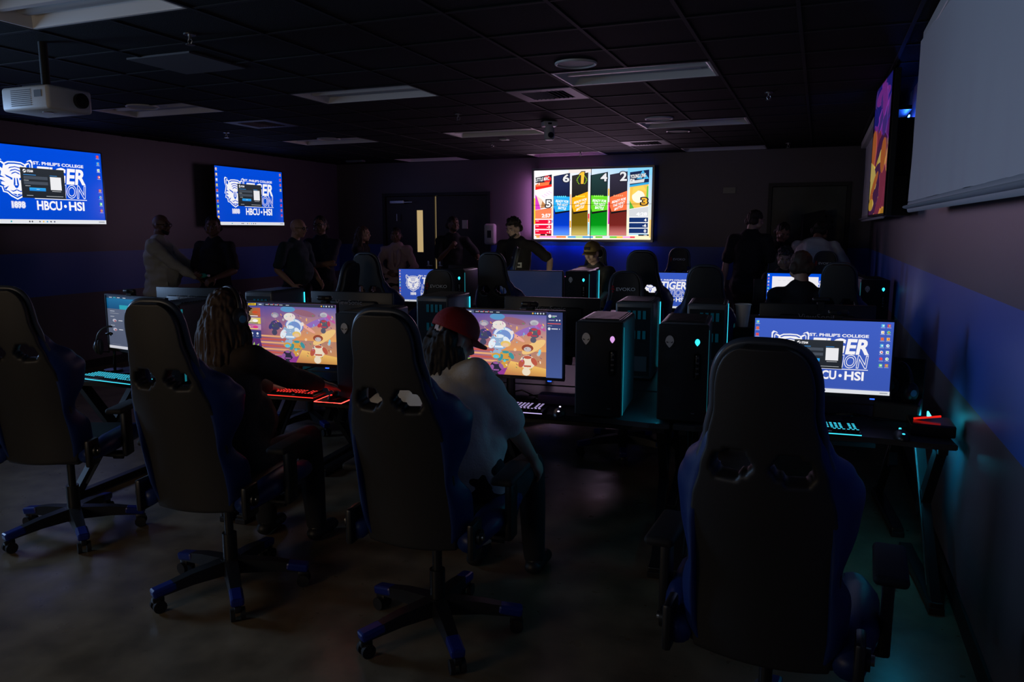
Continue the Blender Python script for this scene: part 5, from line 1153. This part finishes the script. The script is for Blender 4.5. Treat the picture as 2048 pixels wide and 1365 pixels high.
person('smiling man in yellow baseball cap seated behind the tower with round badge', (-2.41, 8.76, 0), R(180 - 12), 'light', 1.80, sit=True, hipz=.67, top=(.06, .06, .05), topname='olive_tshirt', hair='short', hairc=(.012, .009, .008), cap_=('yellow_cap', (.34, .24, .07), 0, 1), smile=True, lean=8, hp=-14, hy=-6, handR=(.16, .44, .80), handL=(-.16, .44, .80))
# --- group at the right, far side of the second island
person('standing man in black T-shirt seen from behind, arms hanging', (-.80, 9.75, 0), R(-14), 'tan', 1.92, top=(.006, .006, .007), topname='black_tshirt_plain', hair='short', hairc=(.035, .02, .014), bulk=1.12, hp=-12, hy=-30, lean=6, handR=(.34, .14, .86), handL=(-.34, .04, .80), hem=.05)
person('dark-haired person standing behind the man in black, head bowed', (-.46, 10.35, 0), R(170), 'brown', 1.78, top=(.008, .007, .008), topname='black_hoodie', hair='short', sleeve='long', hp=-28, hy=30, bulk=.95)
person('person in light shirt bending far forward over the far desk', (-.08, 9.95, 0), R(-8), 'brown', 1.92, top=(.60, .64, .70), topname='light_shirt', hair='short', lean=38, hp=-30, hy=-15, bulk=1.32, handL=(-.20, .55, .82), handR=(.54, .46, 1.06), poleR=(.6, 0, -1), sleeve='elbow')
person('seated person with dark hair at the far side, head just above the white-window monitor', (-.34, 9.10, 0), R(180), 'brown', 1.74, sit=True, hipz=.64, top=(.01, .01, .012), topname='black_tshirt_plain', hair='curly', hairc=(.01, .008, .007), hp=-16, handR=(.16, .40, .8), handL=(-.16, .40, .8))
person('seated man with short greying hair seen from behind at the white-window monitor', (-.11, 6.42, 0), R(4), 'tan', 1.86, sit=True, hipz=.62, top=(.008, .009, .013), topname='black_sweater', hair='short', hairc=(.06, .04, .028), sleeve='long', hp=-8, hy=8, handR=(.16, .42, .80), handL=(-.16, .42, .80), bulk=1.02, lean=4)
# --- players in front
g = person('long-haired player in dark hoodie with headset, right hand on a mouse', (-2.50, 2.76, 0), R(8), 'light', 1.76, sit=True, hipz=.56, top=(.045, .033, .030), topname='dark_brown_hoodie', sleeve='long', hair='long', hairc=(.045, .022, .012), lean=4, side=-9, hp=-5, hy=-22, twist=-12,
       handR=(.21, .60, .79), handL=(-.16, .56, .79), poleR=(.35, -.3, -1), nR=(0, 0, -1), nL=(0, 0, -1), curlR=16, vox=.0075, bulk=1.08, hem=.0)
hs_ = headset('dark over-ear headset worn by the long-haired player', HEAD[0], 0, False, mat('dark_headset_plastic', (.03, .03, .033), .3))
hs_.matrix_world = Matrix.Translation(HEAD[0] + HEAD[1] @ V((0, -.012, .012))) @ HEAD[1].to_4x4() @ Matrix.Diagonal((1.12, 1.12, 1.12, 1))
person('player in red baseball cap and pale T-shirt with long dark hair, seen from behind', (-1.31, 2.82, 0), R(4), 'light', 1.76, sit=True, hipz=.54, top=(.66, .64, .60), topname='pale_tshirt', hem=.0, sleeve='elbow', hair='under_cap', hairc=(.014, .010, .009), cap_=('red_cap', (.24, .008, .012), 0), lean=6, side=-20, hp=-26, hy=-42, twist=-6,
       handR=(.20, .34, .56), handL=(-.46, .42, .79), poleR=(1, -.6, -.8), poleL=(-1, -.5, -.3), nL=(0, 0, -1), vox=.0075, bulk=1.16)
# things held
t = thing('drink_bottle', 'small green bottle in the hand of the man in black polo', 'bottle', (-6.38, 6.62, 1.13)); b = NB(); tube(b, [(-.07, 0, 0), (.03, 0, 0), (.05, 0, 0), (.075, 0, 0)], [.026, .026, .012, .012], 16); obj('bottle_body', b, mat('green_plastic', (.02, .35, .26), .3), t, 40)
b = NB(); cyl(b, (.075, 0, 0), (.092, 0, 0), .014, 14); obj('bottle_cap', b, M_WHITEP, t, 40)
